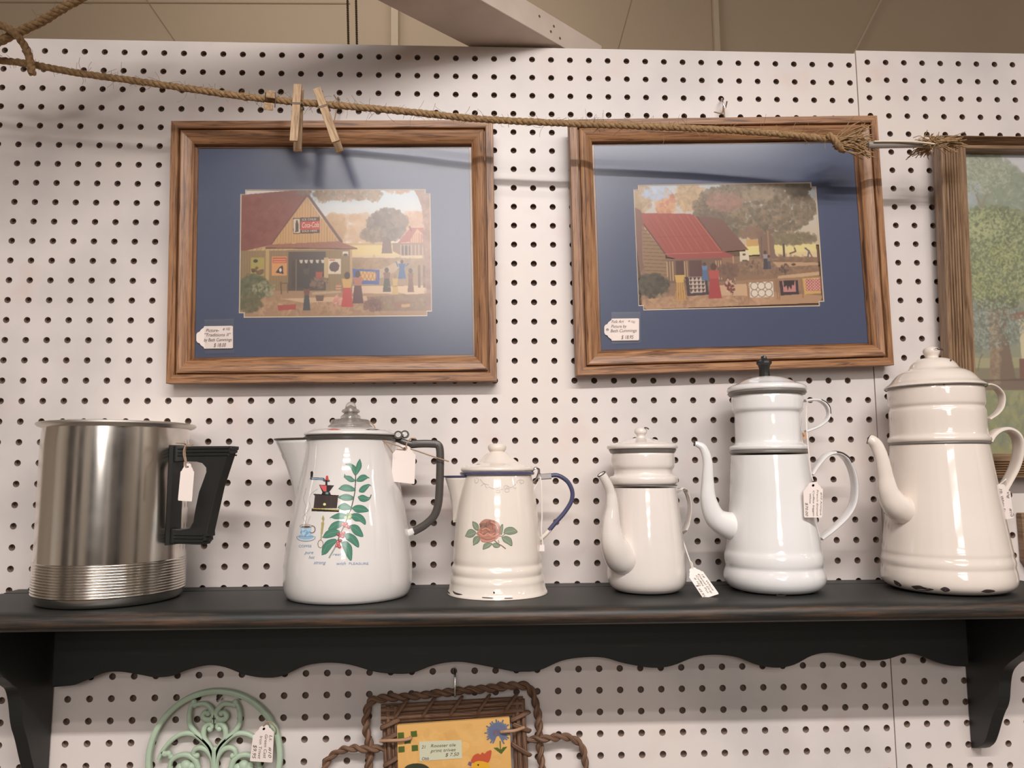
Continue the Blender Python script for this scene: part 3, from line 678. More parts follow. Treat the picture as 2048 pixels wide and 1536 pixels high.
def art_cabin():
    c = Canvas(1850, 1240, .235, 88, 82, 5)
    c.grad(82, 700, (196, 206, 214), (206, 186, 156))
    c.dabs(150, 200, 110, 150, [(190, 164, 134), (170, 146, 118)], 200, 34, .6); c.dabs(400, 270, 100, 140, [(206, 156, 118), (190, 130, 104), (214, 170, 132)], 240, 26, .6); c.dabs(660, 200, 140, 140, [(206, 176, 138), (190, 160, 126), (172, 150, 118)], 300, 28, .6)
    c.dabs(330, 170, 150, 60, [(176, 196, 222)], 60, 26, .5)
    c.dabs(1300, 330, 620, 290, [(128, 112, 92), (142, 122, 98), (112, 102, 84), (154, 132, 108), (104, 96, 80)], 2300, 26, .5); c.dabs(1000, 260, 180, 90, [(170, 130, 112), (150, 118, 104)], 200, 22, .5); c.dabs(1350, 200, 160, 60, [(160, 142, 118)], 140, 22, .5)
    c.dabs(1750, 130, 130, 80, [(88, 80, 68), (100, 90, 76)], 160, 28, .6); c.dabs(850, 460, 180, 120, [(124, 108, 92), (110, 98, 86)], 240, 26, .5); c.dabs(1250, 580, 110, 60, [(140, 112, 92)], 100, 22, .5)
    c.poly([(1180, 700), (1900, 700), (1905, 790), (1180, 800)], (232, 218, 150)); c.poly([(1200, 640), (1320, 650), (1320, 705), (1200, 712)], (206, 164, 104)); c.poly([(1480, 780), (1905, 775), (1905, 830), (1480, 830)], (226, 204, 160))
    c.dabs(1650, 640, 250, 55, [(120, 110, 88), (140, 126, 98)], 240, 26, .6)
    c.poly([(900, 800), (1908, 830), (1925, 1290), (120, 1310), (120, 830)], (142, 112, 88)); c.dabs(1500, 900, 420, 80, [(120, 94, 76), (164, 132, 104), (132, 106, 84)], 320, 40, .4, .3); c.poly([(1450, 870), (1910, 885), (1910, 910), (1500, 925)], (196, 160, 124)); c.poly([(1500, 1010), (1915, 975), (1915, 1010), (1480, 1050)], (206, 172, 134))
    c.poly([(1315, 590), (1360, 560), (1395, 600), (1410, 540), (1470, 540), (1440, 600), (1470, 620), (1480, 790), (1510, 835), (1310, 835), (1325, 790)], (130, 104, 88)); c.line([(1420, 560), (1420, 800)], 14, (164, 130, 106)); c.line([(1350, 620), (1345, 820)], 12, (112, 90, 78))
    # cabin
    c.poly([(88, 300), (150, 330), (180, 400), (180, 880), (118, 960), (95, 700)], (128, 92, 80)); c.poly([(160, 480), (380, 770), (380, 1100), (200, 1080), (150, 830)], (150, 118, 86))
    for k in range(15): c.line([(165, 530 + k * 36), (395, 545 + k * 36)], 7, (104, 82, 64), .8)
    c.poly([(700, 400), (960, 430), (1215, 745), (940, 760)], (122, 86, 76)); c.line([(720, 410), (960, 760)], 8, (92, 66, 60))
    c.poly([(165, 360), (650, 375), (700, 400), (945, 752), (380, 775), (170, 480)], (164, 80, 70))
    for k in range(12): c.line([(210 + k * 42, 385), (420 + k * 44, 745)], 6, (136, 62, 58), .5); 
    for k in range(5): c.line([(300 + k * 80, 390), (480 + k * 84, 740)], 9, (196, 108, 90), .45)
    c.line([(180, 470), (390, 785)], 10, (90, 60, 52)); c.line([(300, 600), (860, 600)], 4, (124, 60, 56), .6); c.line([(690, 400), (930, 740)], 10, (200, 110, 86), .8)
    c.poly([(380, 752), (945, 745), (1080, 800), (960, 830), (560, 835), (400, 800)], (160, 76, 72)); c.line([(380, 770), (950, 762)], 8, (204, 120, 98), .8)
    c.poly([(390, 830), (1050, 815), (1060, 1050), (395, 1060)], (120, 92, 76)); c.poly([(480, 840), (560, 840), (560, 1040), (480, 1040)], (84, 56, 54)); c.poly([(610, 840), (740, 840), (740, 1000), (610, 1000)], (92, 62, 60)); c.poly([(945, 820), (1055, 815), (1055, 900), (945, 900)], (150, 112, 86))
    for x in (392, 420, 448, 566, 590, 880, 905, 930): c.line([(x, 850), (x, 1030)], 12, (196, 160, 112))
    c.line([(1055, 810), (1060, 1040)], 12, (190, 154, 126)); c.poly([(1122, 760), (1215, 755), (1215, 850), (1122, 860)], (226, 214, 190)); c.ell(1168, 790, 16, 12, (96, 74, 60)); c.ell(1168, 850, 26, 8, (96, 74, 60))
    c.dabs(250, 1080, 150, 110, [(78, 72, 58), (92, 84, 66), (66, 62, 52)], 320, 28, .5); c.dabs(1000, 950, 110, 70, [(112, 86, 74), (128, 96, 80)], 160, 22, .5)
    c.poly([(130, 1215), (1100, 1130), (1925, 1215), (1925, 1240), (1880, 1285), (170, 1312), (130, 1270)], (186, 146, 112)); c.dabs(800, 1220, 750, 50, [(204, 164, 128), (150, 116, 90)], 220, 46, .3, .25); c.poly([(1060, 1050), (1925, 1020), (1925, 1150), (1100, 1180)], (160, 126, 98)); c.poly([(900, 1090), (1200, 1080), (1180, 1200), (900, 1190)], (206, 172, 136))
    # quilts
    c.poly([(565, 1000), (780, 1000), (795, 1180), (580, 1190)], (62, 50, 54)); c.poly([(600, 1000), (760, 1000), (765, 1155), (610, 1162)], (206, 184, 168))
    for a in range(4):
        for b in range(4): c.poly([(604 + a * 40, 1004 + b * 39), (640 + a * 40, 1004 + b * 39), (618 + a * 40, 1038 + b * 39)], (72, 56, 60))
    c.poly([(1205, 1070), (1440, 1065), (1440, 1215), (1205, 1220)], (232, 222, 204))
    for a in range(3):
        for b in range(2):
            for rr in (36,): 
                t = np.linspace(0, 2 * PI, 24); c.line([(1250 + a * 72 + rr * math.cos(q), 1105 + b * 72 + rr * math.sin(q)) for q in t], 7, (134, 110, 96))
    c.poly([(1505, 1060), (1690, 1055), (1695, 1195), (1510, 1205)], (58, 46, 54)); c.poly([(1535, 1062), (1665, 1060), (1665, 1170), (1540, 1172)], (204, 140, 134)); c.poly([(1545, 1062), (1660, 1060), (1650, 1110), (1630, 1100), (1620, 1150), (1600, 1110), (1585, 1160), (1575, 1105), (1550, 1125)], (50, 40, 44))
    c.poly([(1740, 1040), (1912, 1035), (1918, 1190), (1750, 1200)], (214, 176, 96)); c.poly([(1765, 1048), (1912, 1045), (1915, 1165), (1770, 1172)], (222, 190, 176))
    for a in range(5):
        for b in range(4): t = np.linspace(0, 2 * PI, 12); c.line([(1783 + a * 31 + 12 * math.cos(q), 1064 + b * 30 + 12 * math.sin(q)) for q in t], 6, (176, 70, 70))
    for x in (1180, 1470, 1492, 1725): c.line([(x, 1050), (x + 8, 1230)], 14, (156, 116, 84))
    c.line([(1170, 1050), (1730, 1040)], 10, (166, 126, 92))
    def person(x, y, h, skirt, top, ww=1.0):
        q = h / 10; c.poly([(x - 1.1 * q * ww, y + h * .4), (x + 1.1 * q * ww, y + h * .4), (x + 1.9 * q * ww, y + h), (x - 1.9 * q * ww, y + h)], skirt)
        c.poly([(x - 1.6 * q * ww, y + h * .2), (x + 1.6 * q * ww, y + h * .2), (x + 1.2 * q * ww, y + h * .44), (x - 1.2 * q * ww, y + h * .44)], top); c.ell(x, y + h * .1, .9 * q, 1.0 * q, (88, 60, 50))
    person(512, 915, 315, (196, 152, 88), (214, 176, 92)); person(855, 870, 350, (168, 62, 64), (184, 80, 76)); person(765, 860, 180, (80, 110, 150), (96, 134, 180))
    for k in range(5): c.line([(475 + k * 20, 1060), (465 + k * 26, 1220)], 5, (140, 100, 66))
    c.dabs(1010, 1110, 45, 70, [(112, 54, 48), (216, 186, 156), (96, 50, 46)], 60, 15, .8)
    person(1380, 755, 185, (70, 66, 70), (156, 152, 160), .8); person(1415, 800, 140, (84, 80, 96), (140, 116, 110), .7)
    c.line([(1572, 700), (1572, 815)], 20, (86, 72, 66)); c.line([(1630, 790), (1690, 770), (1680, 735)], 14, (100, 80, 66)); c.line([(1790, 740), (1825, 770), (1810, 825)], 16, (96, 92, 112)); c.line([(1825, 770), (1850, 825)], 12, (120, 86, 80))
    c.dabs(1240, 890, 80, 40, [(96, 76, 66), (150, 118, 94)], 50, 12, .7); c.dabs(1560, 935, 50, 45, [(90, 70, 62)], 30, 13, .7); c.ell(1660, 900, 22, 12, (90, 64, 54))
    c.blur(1); c.fade(.16, (190, 166, 148)); return c  # cabin print paled to carry the glass haze
def art_woods():
    c = Canvas(1000, 1560, .28, 0, 0, 9)      # wider than the part in view: the print goes on out of frame
    c.grad(0, 500, (206, 206, 214), (214, 208, 200)); c.grad(500, 1560, (150, 152, 132), (140, 140, 108))
    G = [(124, 134, 96), (142, 150, 108), (108, 118, 88), (158, 162, 122), (96, 106, 82)]
    c.dabs(120, 130, 200, 110, [(150, 158, 138), (166, 170, 150), (136, 146, 128)], 900, 15, .5); c.dabs(60, 260, 110, 90, [(168, 178, 182), (150, 164, 160)], 200, 22, .5)
    c.dabs(330, 300, 240, 180, [(146, 156, 136), (128, 140, 120)], 1400, 15, .5); c.dabs(700, 360, 320, 300, G, 1500, 18, .5)
    c.dabs(170, 480, 260, 190, G, 3200, 14, .55); c.dabs(120, 400, 110, 60, [(176, 180, 136), (160, 168, 120)], 260, 14, .6); c.dabs(160, 650, 300, 130, G + [(166, 166, 104)], 3200, 13, .6)
    c.dabs(230, 540, 90, 50, [(150, 156, 96), (164, 166, 106)], 200, 14, .6); c.dabs(90, 720, 130, 60, [(154, 158, 100), (120, 128, 84)], 300, 16, .6)
    for p in ([(105, 310), (75, 210), (55, 180)], [(105, 310), (130, 240), (150, 215)], [(115, 320), (90, 250)], [(250, 520), (240, 470), (225, 440)], [(255, 510), (275, 460)]): c.line(p, 9, (142, 132, 118))
    c.dabs(120, 900, 220, 130, [(140, 146, 134), (122, 130, 116), (156, 160, 146), (108, 116, 102)], 900, 20, .5)
    c.poly([(0, 1070), (1000, 1050), (1000, 1130), (0, 1130)], (172, 164, 124)); c.poly([(0, 1120), (1000, 1110), (1000, 1200), (0, 1200)], (132, 122, 96)); c.poly([(0, 1180), (1000, 1180), (1000, 1240), (0, 1240)], (120, 96, 82))
    c.poly([(0, 1230), (1000, 1230), (1000, 1560), (0, 1560)], (160, 156, 104)); c.dabs(300, 1380, 400, 130, [(176, 172, 112), (140, 144, 96), (150, 150, 120), (120, 130, 110)], 900, 26, .5, .5)
    c.poly([(120, 790), (180, 790), (195, 1000), (215, 1200), (110, 1200), (128, 1000)], (150, 122, 98)); c.poly([(150, 790), (180, 800), (215, 1200), (175, 1200)], (122, 98, 82)); c.poly([(205, 800), (230, 790), (215, 920), (260, 1170), (180, 1190), (175, 1000)], (118, 94, 78))
    c.dabs(150, 990, 26, 190, [(170, 142, 114), (128, 102, 84)], 150, 9, .5, 1.8); c.dabs(175, 790, 110, 30, [(104, 104, 78), (88, 90, 70)], 160, 14, .6)
    c.poly([(232, 850), (290, 835), (700, 835), (700, 872), (240, 872)], (146, 96, 80)); c.poly([(285, 872), (700, 872), (700, 1160), (300, 1160)], (206, 190, 150)); c.poly([(285, 872), (310, 872), (320, 1070), (296, 1070)], (222, 208, 170)); c.poly([(282, 1070), (500, 1070), (500, 1170), (282, 1170)], (122, 78, 66))
    c.line([(0, 1180), (1000, 1172)], 10, (92, 74, 62)); c.line([(50, 1130), (65, 1070), (80, 1050)], 5, (100, 84, 70))
    c.dabs(160, 560, 290, 260, [(186, 190, 138), (84, 98, 66), (170, 172, 120), (104, 116, 84)], 3600, 6, .75); c.dabs(700, 450, 320, 380, [(176, 182, 140), (92, 104, 76)], 2600, 7, .6); c.dabs(100, 130, 170, 100, [(132, 144, 118), (184, 188, 172)], 900, 6, .6); c.dabs(120, 900, 200, 120, [(170, 176, 164), (98, 106, 92)], 1200, 6, .6)
    c.blur(1); c.fade(.34, (196, 190, 176)); return c  # woods print toned down, glare haze of its glass put into the colours

def framed(name, label, outer, Y, inner, art, artq, hole_px, notch, glass, prof=OAKP, m=M_OAK, matb=True, depth=.018):
    """outer / inner corner pixels TL TR BR BL; Y front-face distance from the wall for each corner"""
    Qo = px_quad(outer, Y)
    root = empty(name, Qo.at(.5, 1), label, 'picture')
    I0 = px_quad(inner, [y - .0125 for y in Y]); I = [q + Qo.n * .0125 for q in I0.c]
    frame_mesh(Qo, I, prof, m, root, depth)
    # glass, board, print live behind the rebate
    Qi = Quad(*[q - Qo.n * .0005 for q in I]); pad = .012
    Qi = Quad(*[Qi.at(u, v) for u, v in ((-pad, -pad), (1 + pad, -pad), (1 + pad, 1 + pad), (-pad, 1 + pad))])
    mb = MB(); mb.add([c - Qo.n * .0122 for c in Qi.c], [(0, 3, 2, 1)]); mb.build('glass', glass, root, smooth=0)
    Qm = Quad(*[c - Qo.n * .0135 for c in Qi.c])
    def uv(px, py):
        """position on the mat plane seen at a photo pixel"""
        d = ray(px, py); n = Qm.n; t = ((Qm.c[0] - CAM) @ n) / (d @ n); p = CAM + d * t
        # solve bilinear approx (affine is enough here, corners are nearly a parallelogram) with two Newton steps
        u, v = .5, .5
        for _ in range(12):
            e = Qm.at(u, v) - p; h = 1e-4
            J = np.array([(Qm.at(u + h, v) - Qm.at(u, v)) / h, (Qm.at(u, v + h) - Qm.at(u, v)) / h]).T
            du = np.linalg.lstsq(J, -e, rcond=None)[0]; u += du[0]; v += du[1]
        return u, v
    if matb:
        us = [uv(*q) for q in hole_px]; u0 = (us[0][0] + us[3][0]) / 2; u1 = (us[1][0] + us[2][0]) / 2; v0 = (us[0][1] + us[1][1]) / 2; v1 = (us[2][1] + us[3][1]) / 2
        du = (u1 - u0) * notch[0]; dv = (v1 - v0) * notch[1]
        mat_board(Qm, 0, (u0, v0, u1, v1), (du, dv), root)
        Qa = Quad(*[Qm.at(u, v, -.0014) for u, v in ((u0, v0), (u1, v0), (u1, v1), (u0, v1))])
    else:
        Qa = Quad(*[c for c in Qm.c])
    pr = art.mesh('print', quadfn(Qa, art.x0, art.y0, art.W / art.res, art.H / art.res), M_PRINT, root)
    mb = MB(); mb.add([c - Qo.n * .0162 for c in Qi.c] + [c - Qo.n * (depth - .0005) for c in Qi.c], [(0, 1, 2, 3), (4, 7, 6, 5), (0, 4, 5, 1), (1, 5, 6, 2), (2, 6, 7, 3), (3, 7, 4, 0)]); mb.build('backing_card', mat('brown_backing', (120, 96, 74), rough=.9), root, smooth=0)
    return root, Qo, Qm, Qa, pr, uv

TAGSHAPE = [(.0, .36), (.0, .64), (.03, .72), (.09, .76), (.12, .84), (.17, .9), (.20, .93), (.215, 1.0), (.97, 1.0), (1.0, .97), (1.0, .03), (.97, .0), (.215, 0), (.20, .07), (.17, .1), (.12, .16), (.09, .24), (.03, .28)]
def tag_card(Q, parent, hole=True, n0=0.0, name='card', bend=0.0):
    """Q: u runs from the hole end to the far end, v across"""
    out = list(TAGSHAPE)
    if hole:
        ar = Q.W / Q.H; hr = .065; hc = (.09, .5)
        h = [(hc[0] + hr / ar * math.cos(t), hc[1] + hr * math.sin(t)) for t in np.linspace(PI, -PI, 17)]
        out = [(.0, .5)] + h + [(.0, .5001)] + out[1:] + [out[0]]
    a = [Q.at(u, v, n0) for u, v in out]; b = [Q.at(u, v, n0 + .0004) for u, v in out]; m = len(out)
    mb = MB(); mb.add(a + b, [tuple(range(m)), tuple(range(2 * m - 1, m - 1, -1))] + [(i, i + m, (i + 1) % m + m, (i + 1) % m) for i in range(m)])
    return mb.build(name, M_PAPER, parent, smooth=0)
def tag_text(Q, parent, lines, n=.0006, m=None):
    """lines: (text, u, v, height in v units, width in u units or None, rot) ; text runs along +u"""
    mb = MB(); W, H = Q.W, Q.H
    def fn(x, y): return Q.at(x / W, y / H, n)
    for (t, u, v, h, wd, *r) in lines:
        write(mb, t, fn, u * W, v * H, h * H, None if wd is None else wd * W, rot=r[0] if r else 0)
    return mb.build('handwriting', m or M_INK, parent, smooth=0)

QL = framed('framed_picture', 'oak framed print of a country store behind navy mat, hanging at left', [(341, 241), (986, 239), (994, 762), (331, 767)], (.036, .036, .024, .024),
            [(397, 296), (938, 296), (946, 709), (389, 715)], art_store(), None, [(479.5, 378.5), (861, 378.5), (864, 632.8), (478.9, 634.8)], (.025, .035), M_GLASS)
root, Qo, Qm, Qa, pr, uv = QL
# shop sign lettering inside the print
mb = MB(); fn = lambda x, y: Qa.at((x - 92) / 1880, (y - 88) / 1256, .0003)
write(mb, 'ICE COLD', fn, 696, 396, 26, 140, shear=0, offset=.01, rot=-.04); write(mb, 'SOLD HERE', fn, 696, 510, 26, 150, shear=0, offset=.01, rot=-.04); write(mb, 'Coca-Cola', fn, 692, 466, 74, 172, shear=.3, offset=.01, rot=-.04)
o = mb.build('sign_lettering', M_BEVELCORE, pr, smooth=0)
def taped_tag(parent, uvf, Qm, tl, tr, br, bl, tape, lines, hole=True):
    """price tag taped over the glass: pixels of the card body, hole end at left"""
    up = .0018
    pts = [Qm.at(*uvf(*q), up) for q in (tl, tr, br, bl)]; Q = Quad(*pts); t = tag_card(Q, parent, hole, name='price_tag')
    tp = [Qm.at(*uvf(*q), up + .0006) for q in tape]; mb = MB(); mb.add(tp, [(0, 3, 2, 1)]); mb.build('clear_tape', M_TAPE, t, smooth=0)
    tag_text(Q, t, lines)
taped_tag(root, uv, Qm, (394, 653), (467, 652), (467, 697), (394, 698), [(410, 640), (469, 638), (470, 706), (411, 708)],
          [('Picture-', .26, .26, .2, .36), ('# 102', .72, .19, .16, .2), ('"Traditions II"', .2, .46, .2, .74), ('by Beth Cummings', .2, .68, .2, .77), ('$ 18.00', .47, .93, .24, .34)], hole=False)
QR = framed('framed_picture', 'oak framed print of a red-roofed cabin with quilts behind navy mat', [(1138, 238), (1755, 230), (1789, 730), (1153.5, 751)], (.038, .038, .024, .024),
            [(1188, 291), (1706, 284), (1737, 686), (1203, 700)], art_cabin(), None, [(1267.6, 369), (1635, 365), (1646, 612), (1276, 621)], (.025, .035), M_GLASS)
root, Qo, Qm, Qa, pr, uv = QR
taped_tag(root, uv, Qm, (1208, 638), (1277.5, 637), (1277.5, 681), (1208, 682), [(1222, 625), (1280, 624), (1281, 686), (1223, 688)],
          [('Folk Art', .2, .2, .19, .36), ('# 102', .68, .15, .14, .2, .25), ('Picture by', .19, .42, .2, .45), ('Beth Cummings', .17, .62, .2, .76), ('$ 18.95', .48, .93, .24, .36)])
FLUTE = [(0, -.001), (.03, 0)] + [(.06 + k * .1 + d, h) for k in range(6) for d, h in ((0, 0), (.035, .0012), (.07, 0), (.085, -.0022))] + [(.67, 0), (.70, .001), (.90, .0005), (.93, -.002), (.96, -.008), (.985, -.012), (1.0, -.0125), (1.0, -.016)]
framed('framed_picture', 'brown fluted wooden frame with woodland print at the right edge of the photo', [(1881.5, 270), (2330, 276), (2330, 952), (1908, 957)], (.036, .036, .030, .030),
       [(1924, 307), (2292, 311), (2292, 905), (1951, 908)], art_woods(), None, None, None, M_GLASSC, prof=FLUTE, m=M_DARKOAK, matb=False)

# hangers of the two oak frames
def hanger(pts_wire, pts_cord, label):
    r = empty('picture_hook', pts_wire[0], label, 'hook')
    mb = MB(); sweep(mb, spline(pts_wire, 6), .0011, segs=8); mb.build('wire_hook', M_CHROME, r)
    mb = MB(); sweep(mb, spline(pts_cord, 6), .0009, segs=6); mb.build('cord', M_TWINE, r)
hanger([P(679, 196, 0.001), P(676, 196, .012), P(679, 210, .014), P(684, 204, .014)], [P(668, 190, .014), P(676, 205, .015), P(672, 225, .016), P(668, 244, .02)], 'small wire hook with frayed cord above the country store picture')
hanger([P(1444, 197, 0.001), P(1444, 200, .012), P(1450, 216, .014), P(1454, 203, .014)], [P(1428, 224, .014), P(1444, 226, .015), P(1447, 212, .016), P(1449, 234, .02)], 'small wire hook with frayed cord above the red-roofed cabin picture')

# ================================================================ pots
def profile(pts, c, cx0, sub=2):
    """pts: (half width px, y px) top to bottom measured at the silhouettes; c = axis distance from wall; cx0 = axis pixel x at the base"""
    out = []
    x0 = P(cx0, pts[-1][1], c)[0]
    for hw, y in pts:
        a = P(cx0, y, c)
        dep = (a - CAM) @ ray(1024, 768)   # optical depth
        out.append((max(hw, .01) * dep / FPX, a[2]))
    return x0, out
class Body:
    """surface of revolution used for placing decals"""
    def __init__(s, x, c, prof): s.x, s.y = x, -c; p = sorted(prof, key=lambda q: q[1]); s.z = np.array([q[1] for q in p]); s.r = np.array([q[0] for q in p])
    def hit(s, px, py, off=.0002):
        px = np.asarray(px, float); py = np.asarray(py, float)
        d = np.stack([(px - 1024) / FPX, -(py - 768) / FPX, -np.ones_like(px)], -1) @ RM.T
        q = CAM - np.array([s.x, s.y, 0]); A = d[..., 0] ** 2 + d[..., 1] ** 2; tm = -(q[0] * d[..., 0] + q[1] * d[..., 1]) / A
        lo, hi = np.full(px.shape, .3), tm.copy()
        for _ in range(40):
            t = (lo + hi) / 2; x, y, z = q[0] + d[..., 0] * t, q[1] + d[..., 1] * t, CAM[2] + d[..., 2] * t
            out = np.hypot(x, y) > np.interp(z, s.z, s.r) + off; lo = np.where(out, t, lo); hi = np.where(out, hi, t)
        return CAM + d * hi[..., None]
def lathe_part(name, prof, x, c, m, parent, segs=112, smooth=45):
    mb = MB(); lathe(mb, prof, x, -c, segs); return mb.build(name, m, parent, smooth=smooth)
def ring_part(name, r, z, t, x, c, m, parent, rz=None):
    rz = rz or t; pr = [(r + t * math.cos(a), z + rz * math.sin(a)) for a in np.linspace(0, 2 * PI, 15)]
    return lathe_part(name, pr, x, c, m, parent)
def rim_px(hw, y, c, cx):
    a = P(cx, y, c); dep = (a - CAM) @ ray(1024, 768); return hw * dep / FPX, a[2]
def disc_bottom(pr, z): return pr + [(pr[-1][0] * .5, z), (.0005, z)]
def strap(mb, pts, w_in, w_out, up=(0, 1, 0), n=8): sweep(mb, spline(pts, n), w_in, w_out, segs=16, up=up, power=3.0)
ZB = ZS + .0004

# ---- pot 1: aluminium percolator pot
C1 = .082; X1 = P(221, 1180, C1)[0]; r1 = rim_px(136.5, 1130, C1, 221)[0]
ztop = rim_px(1, 852, C1, 229)[1]
pot = empty('aluminum_percolator', (X1, -C1, ZB), 'tall aluminum pot with ribbed base and angular black handle, leftmost on the shelf', 'coffee pot')
zr0, zr1 = P(221, 1131, C1 + r1)[2], P(221, 1201, C1 + r1)[2]
pr = [(r1 * .985, ztop - .001), (r1 * .985, ztop - .004), (r1, ztop - .02), (r1, zr0)]
NR = 12
for k in range(NR):
    z = zr0 + (zr1 - zr0) * (k / NR); h = (zr1 - zr0) / NR
    pr += [(r1 - .0002, z + h * .02), (r1 + .0008, z + h * .22), (r1 + .0011, z + h * .5), (r1 + .0008, z + h * .78), (r1 + .0002, z + h * .98)]
pr += [(r1, zr1), (r1, ZB + .012), (r1 - .0012, ZB + .005), (r1 - .004, ZB + .001), (r1 - .008, ZB), (.0005, ZB)]
lathe_part('body', pr, X1, C1, M_ALU, pot, smooth=60)
rr, zz = rim_px(144, 852, C1, 229)
lathe_part('rim', [(r1 * .97, ztop - .002), (r1 * .985, ztop - .004), (rr - .002, zz - .0022), (rr, zz), (rr - .001, zz + .0018), (rr - .006, zz + .0026), (r1 * .9, ztop + .0005), (r1 * .9, ztop - .002), (r1 * .97, ztop - .002)], X1, C1, mat('satin_aluminium', (232, 226, 218), rough=.42, metal=1), pot)
lathe_part('lid', [(r1 * .93, ztop - .001), (r1 * .7, ztop + .0005), (r1 * .5, ztop + .0015), (.001, ztop + .002)], X1, C1, M_ALU, pot)
mb = MB(); a = P(182, 848, C1 - .02); box(mb, a[0] - .024, a[0] + .020, a[1] - .01, a[1] + .01, ztop + .001, a[2] + .0050); mb.build('lid_knob', M_BLACK, pot, bevel=.0015)
az = math.radians(-15); ru = np.array([math.cos(az), math.sin(az), 0]); rn = np.array([-math.sin(az), math.cos(az), 0])
def hz(y, hw): # height seen at pixel y for a handle point
    return P(400, y, C1 + .05)[2]
R0 = r1 + .0008
def hx(px):  # radial distance whose image lands at pixel px
    best = min(np.arange(R0, R0 + .12, .0005), key=lambda r: abs(projx(np.array([X1, -C1, -.62]) + ru * r) - px)); return best
def projx(p):
    q = (p - CAM) @ RM; return 1024 + FPX * q[0] / -q[2]
a0 = R0; xo, xi = hx(466), hx(418)
O = [(a0, 891), (466, 892), (466, 899), (463, 900), (463, 905), (460, 906), (440, 975), (423, 1065), (424, 1075), (420, 1076), (421, 1084), (416, 1085), (415, 1092), (a0, 1091), (a0, 1060), (372, 1061), (388, 1058), (395, 1046), (398, 1020), (404, 985), (410, 965), (417, 944), (416, 935), (408, 926), (396, 923), (372, 922), (a0, 923)]
out = [((hx(p) if p > 1 else p), hz(y, 0)) for p, y in O]
mb = MB(); prism(mb, out, np.array([X1, -C1, 0]) - rn * .0075, ru, (0, 0, 1), rn, .015); H = mb.build('handle', M_BLACK, pot, smooth=30, bevel=.0016)
for y in (896, 903, 910, 1072, 1079, 1086):    # moulded ribs along the two arms
    zz = hz(y, 0); r_e = hx(462 if y < 1000 else 418) - .001
    mb = MB()
    for sgn in (-1, 1):
        c = np.array([X1, -C1, zz]) + rn * sgn * .0077; sweep(mb, [c + ru * (a0 + .006), c + ru * r_e], .0009, .0012, segs=8, up=rn)
    mb.build('handle_rib', M_BLACK, H)
mb = MB(); zc = (hz(891, 0) + hz(1091, 0)) / 2; hh = (hz(888, 0) - hz(1093, 0)) / 2
q = [np.array([X1, -C1, 0]) + np.array([math.cos(az + t), math.sin(az + t), 0]) * (r1 + d) for t, d in ((-.16, .0003), (-.12, .003), (.12, .003), (.16, .0003))]
mb.add([p + np.array([0, 0, zc - hh]) for p in q] + [p + np.array([0, 0, zc + hh]) for p in q], [(0, 1, 5, 4), (1, 2, 6, 5), (2, 3, 7, 6), (0, 3, 2, 1), (4, 5, 6, 7)]); mb.build('handle_plate', M_BLACK, pot, smooth=0)

# ---- pot 2: printed white percolator
C2 = .078; CX = 696
X2, pr = profile([(90, 882), (89, 892), (90, 910), (93, 935), (98, 960), (103, 985), (108, 1010), (113, 1035), (118, 1060), (122, 1090), (125.5, 1120), (126.5, 1145), (126, 1165), (123, 1180), (116, 1192), (104, 1200)], C2, CX)
dz = ZB - (pr[-1][1] - .0045)
pr = chaikin(pr, 1); pr = [tuple(q) for q in pr] + [(pr[-1][0] * .88, ZB + .001), (pr[-1][0] * .7, ZB), (.0005, ZB)]
pr = [(r, max(z, ZB)) for r, z in pr]
pot2 = empty('enamel_percolator', (X2, -C2, ZB), 'white enamel percolator printed with coffee grinder and leafy branch, black handle, glass knob', 'coffee pot')
lathe_part('body', pr, X2, C2, M_E2, pot2); B2 = Body(X2, C2, pr[:-2])
rr, zz = rim_px(93.5, 878, C2, CX); lathe_part('rim_band', [(rr - .006, zz - .002), (rr - .002, zz - .0026), (rr, zz - .0012), (rr, zz + .0012), (rr - .002, zz + .0024), (rr - .007, zz + .0024)], X2, C2, M_DKRIM, pot2)
_, lp = profile([(88, 873), (92, 871), (91, 867), (84, 862), (70, 858.5), (50, 856), (30, 855)], C2, CX); lid = lathe_part('lid', [tuple(q) for q in chaikin(lp, 2)] + [(.0005, lp[-1][1])], X2, C2, M_E2, pot2)
_, kp = profile([(44, 856), (44, 852), (40, 850), (38, 842), (36, 839.5), (20, 838.5), (19.5, 832), (14, 829), (13, 827), (17.5, 825), (18, 822), (16, 819.5), (11.5, 818), (10, 811), (7, 806), (3, 804), (.3, 803.6)], C2, 701)
XK = P(701, 850, C2)[0]; lathe_part('glass_knob', [tuple(q) for q in chaikin(kp, 1)], XK, C2, M_KNOBGLASS, lid, segs=64)
_, kp = profile([(31, 855), (31, 846), (12, 842), (11, 828), (8, 816), (.3, 811)], C2, 701); lathe_part('knob_core', kp, XK, C2, mat('metal_insert', (205, 200, 195), rough=.25, metal=1), lid, segs=48)
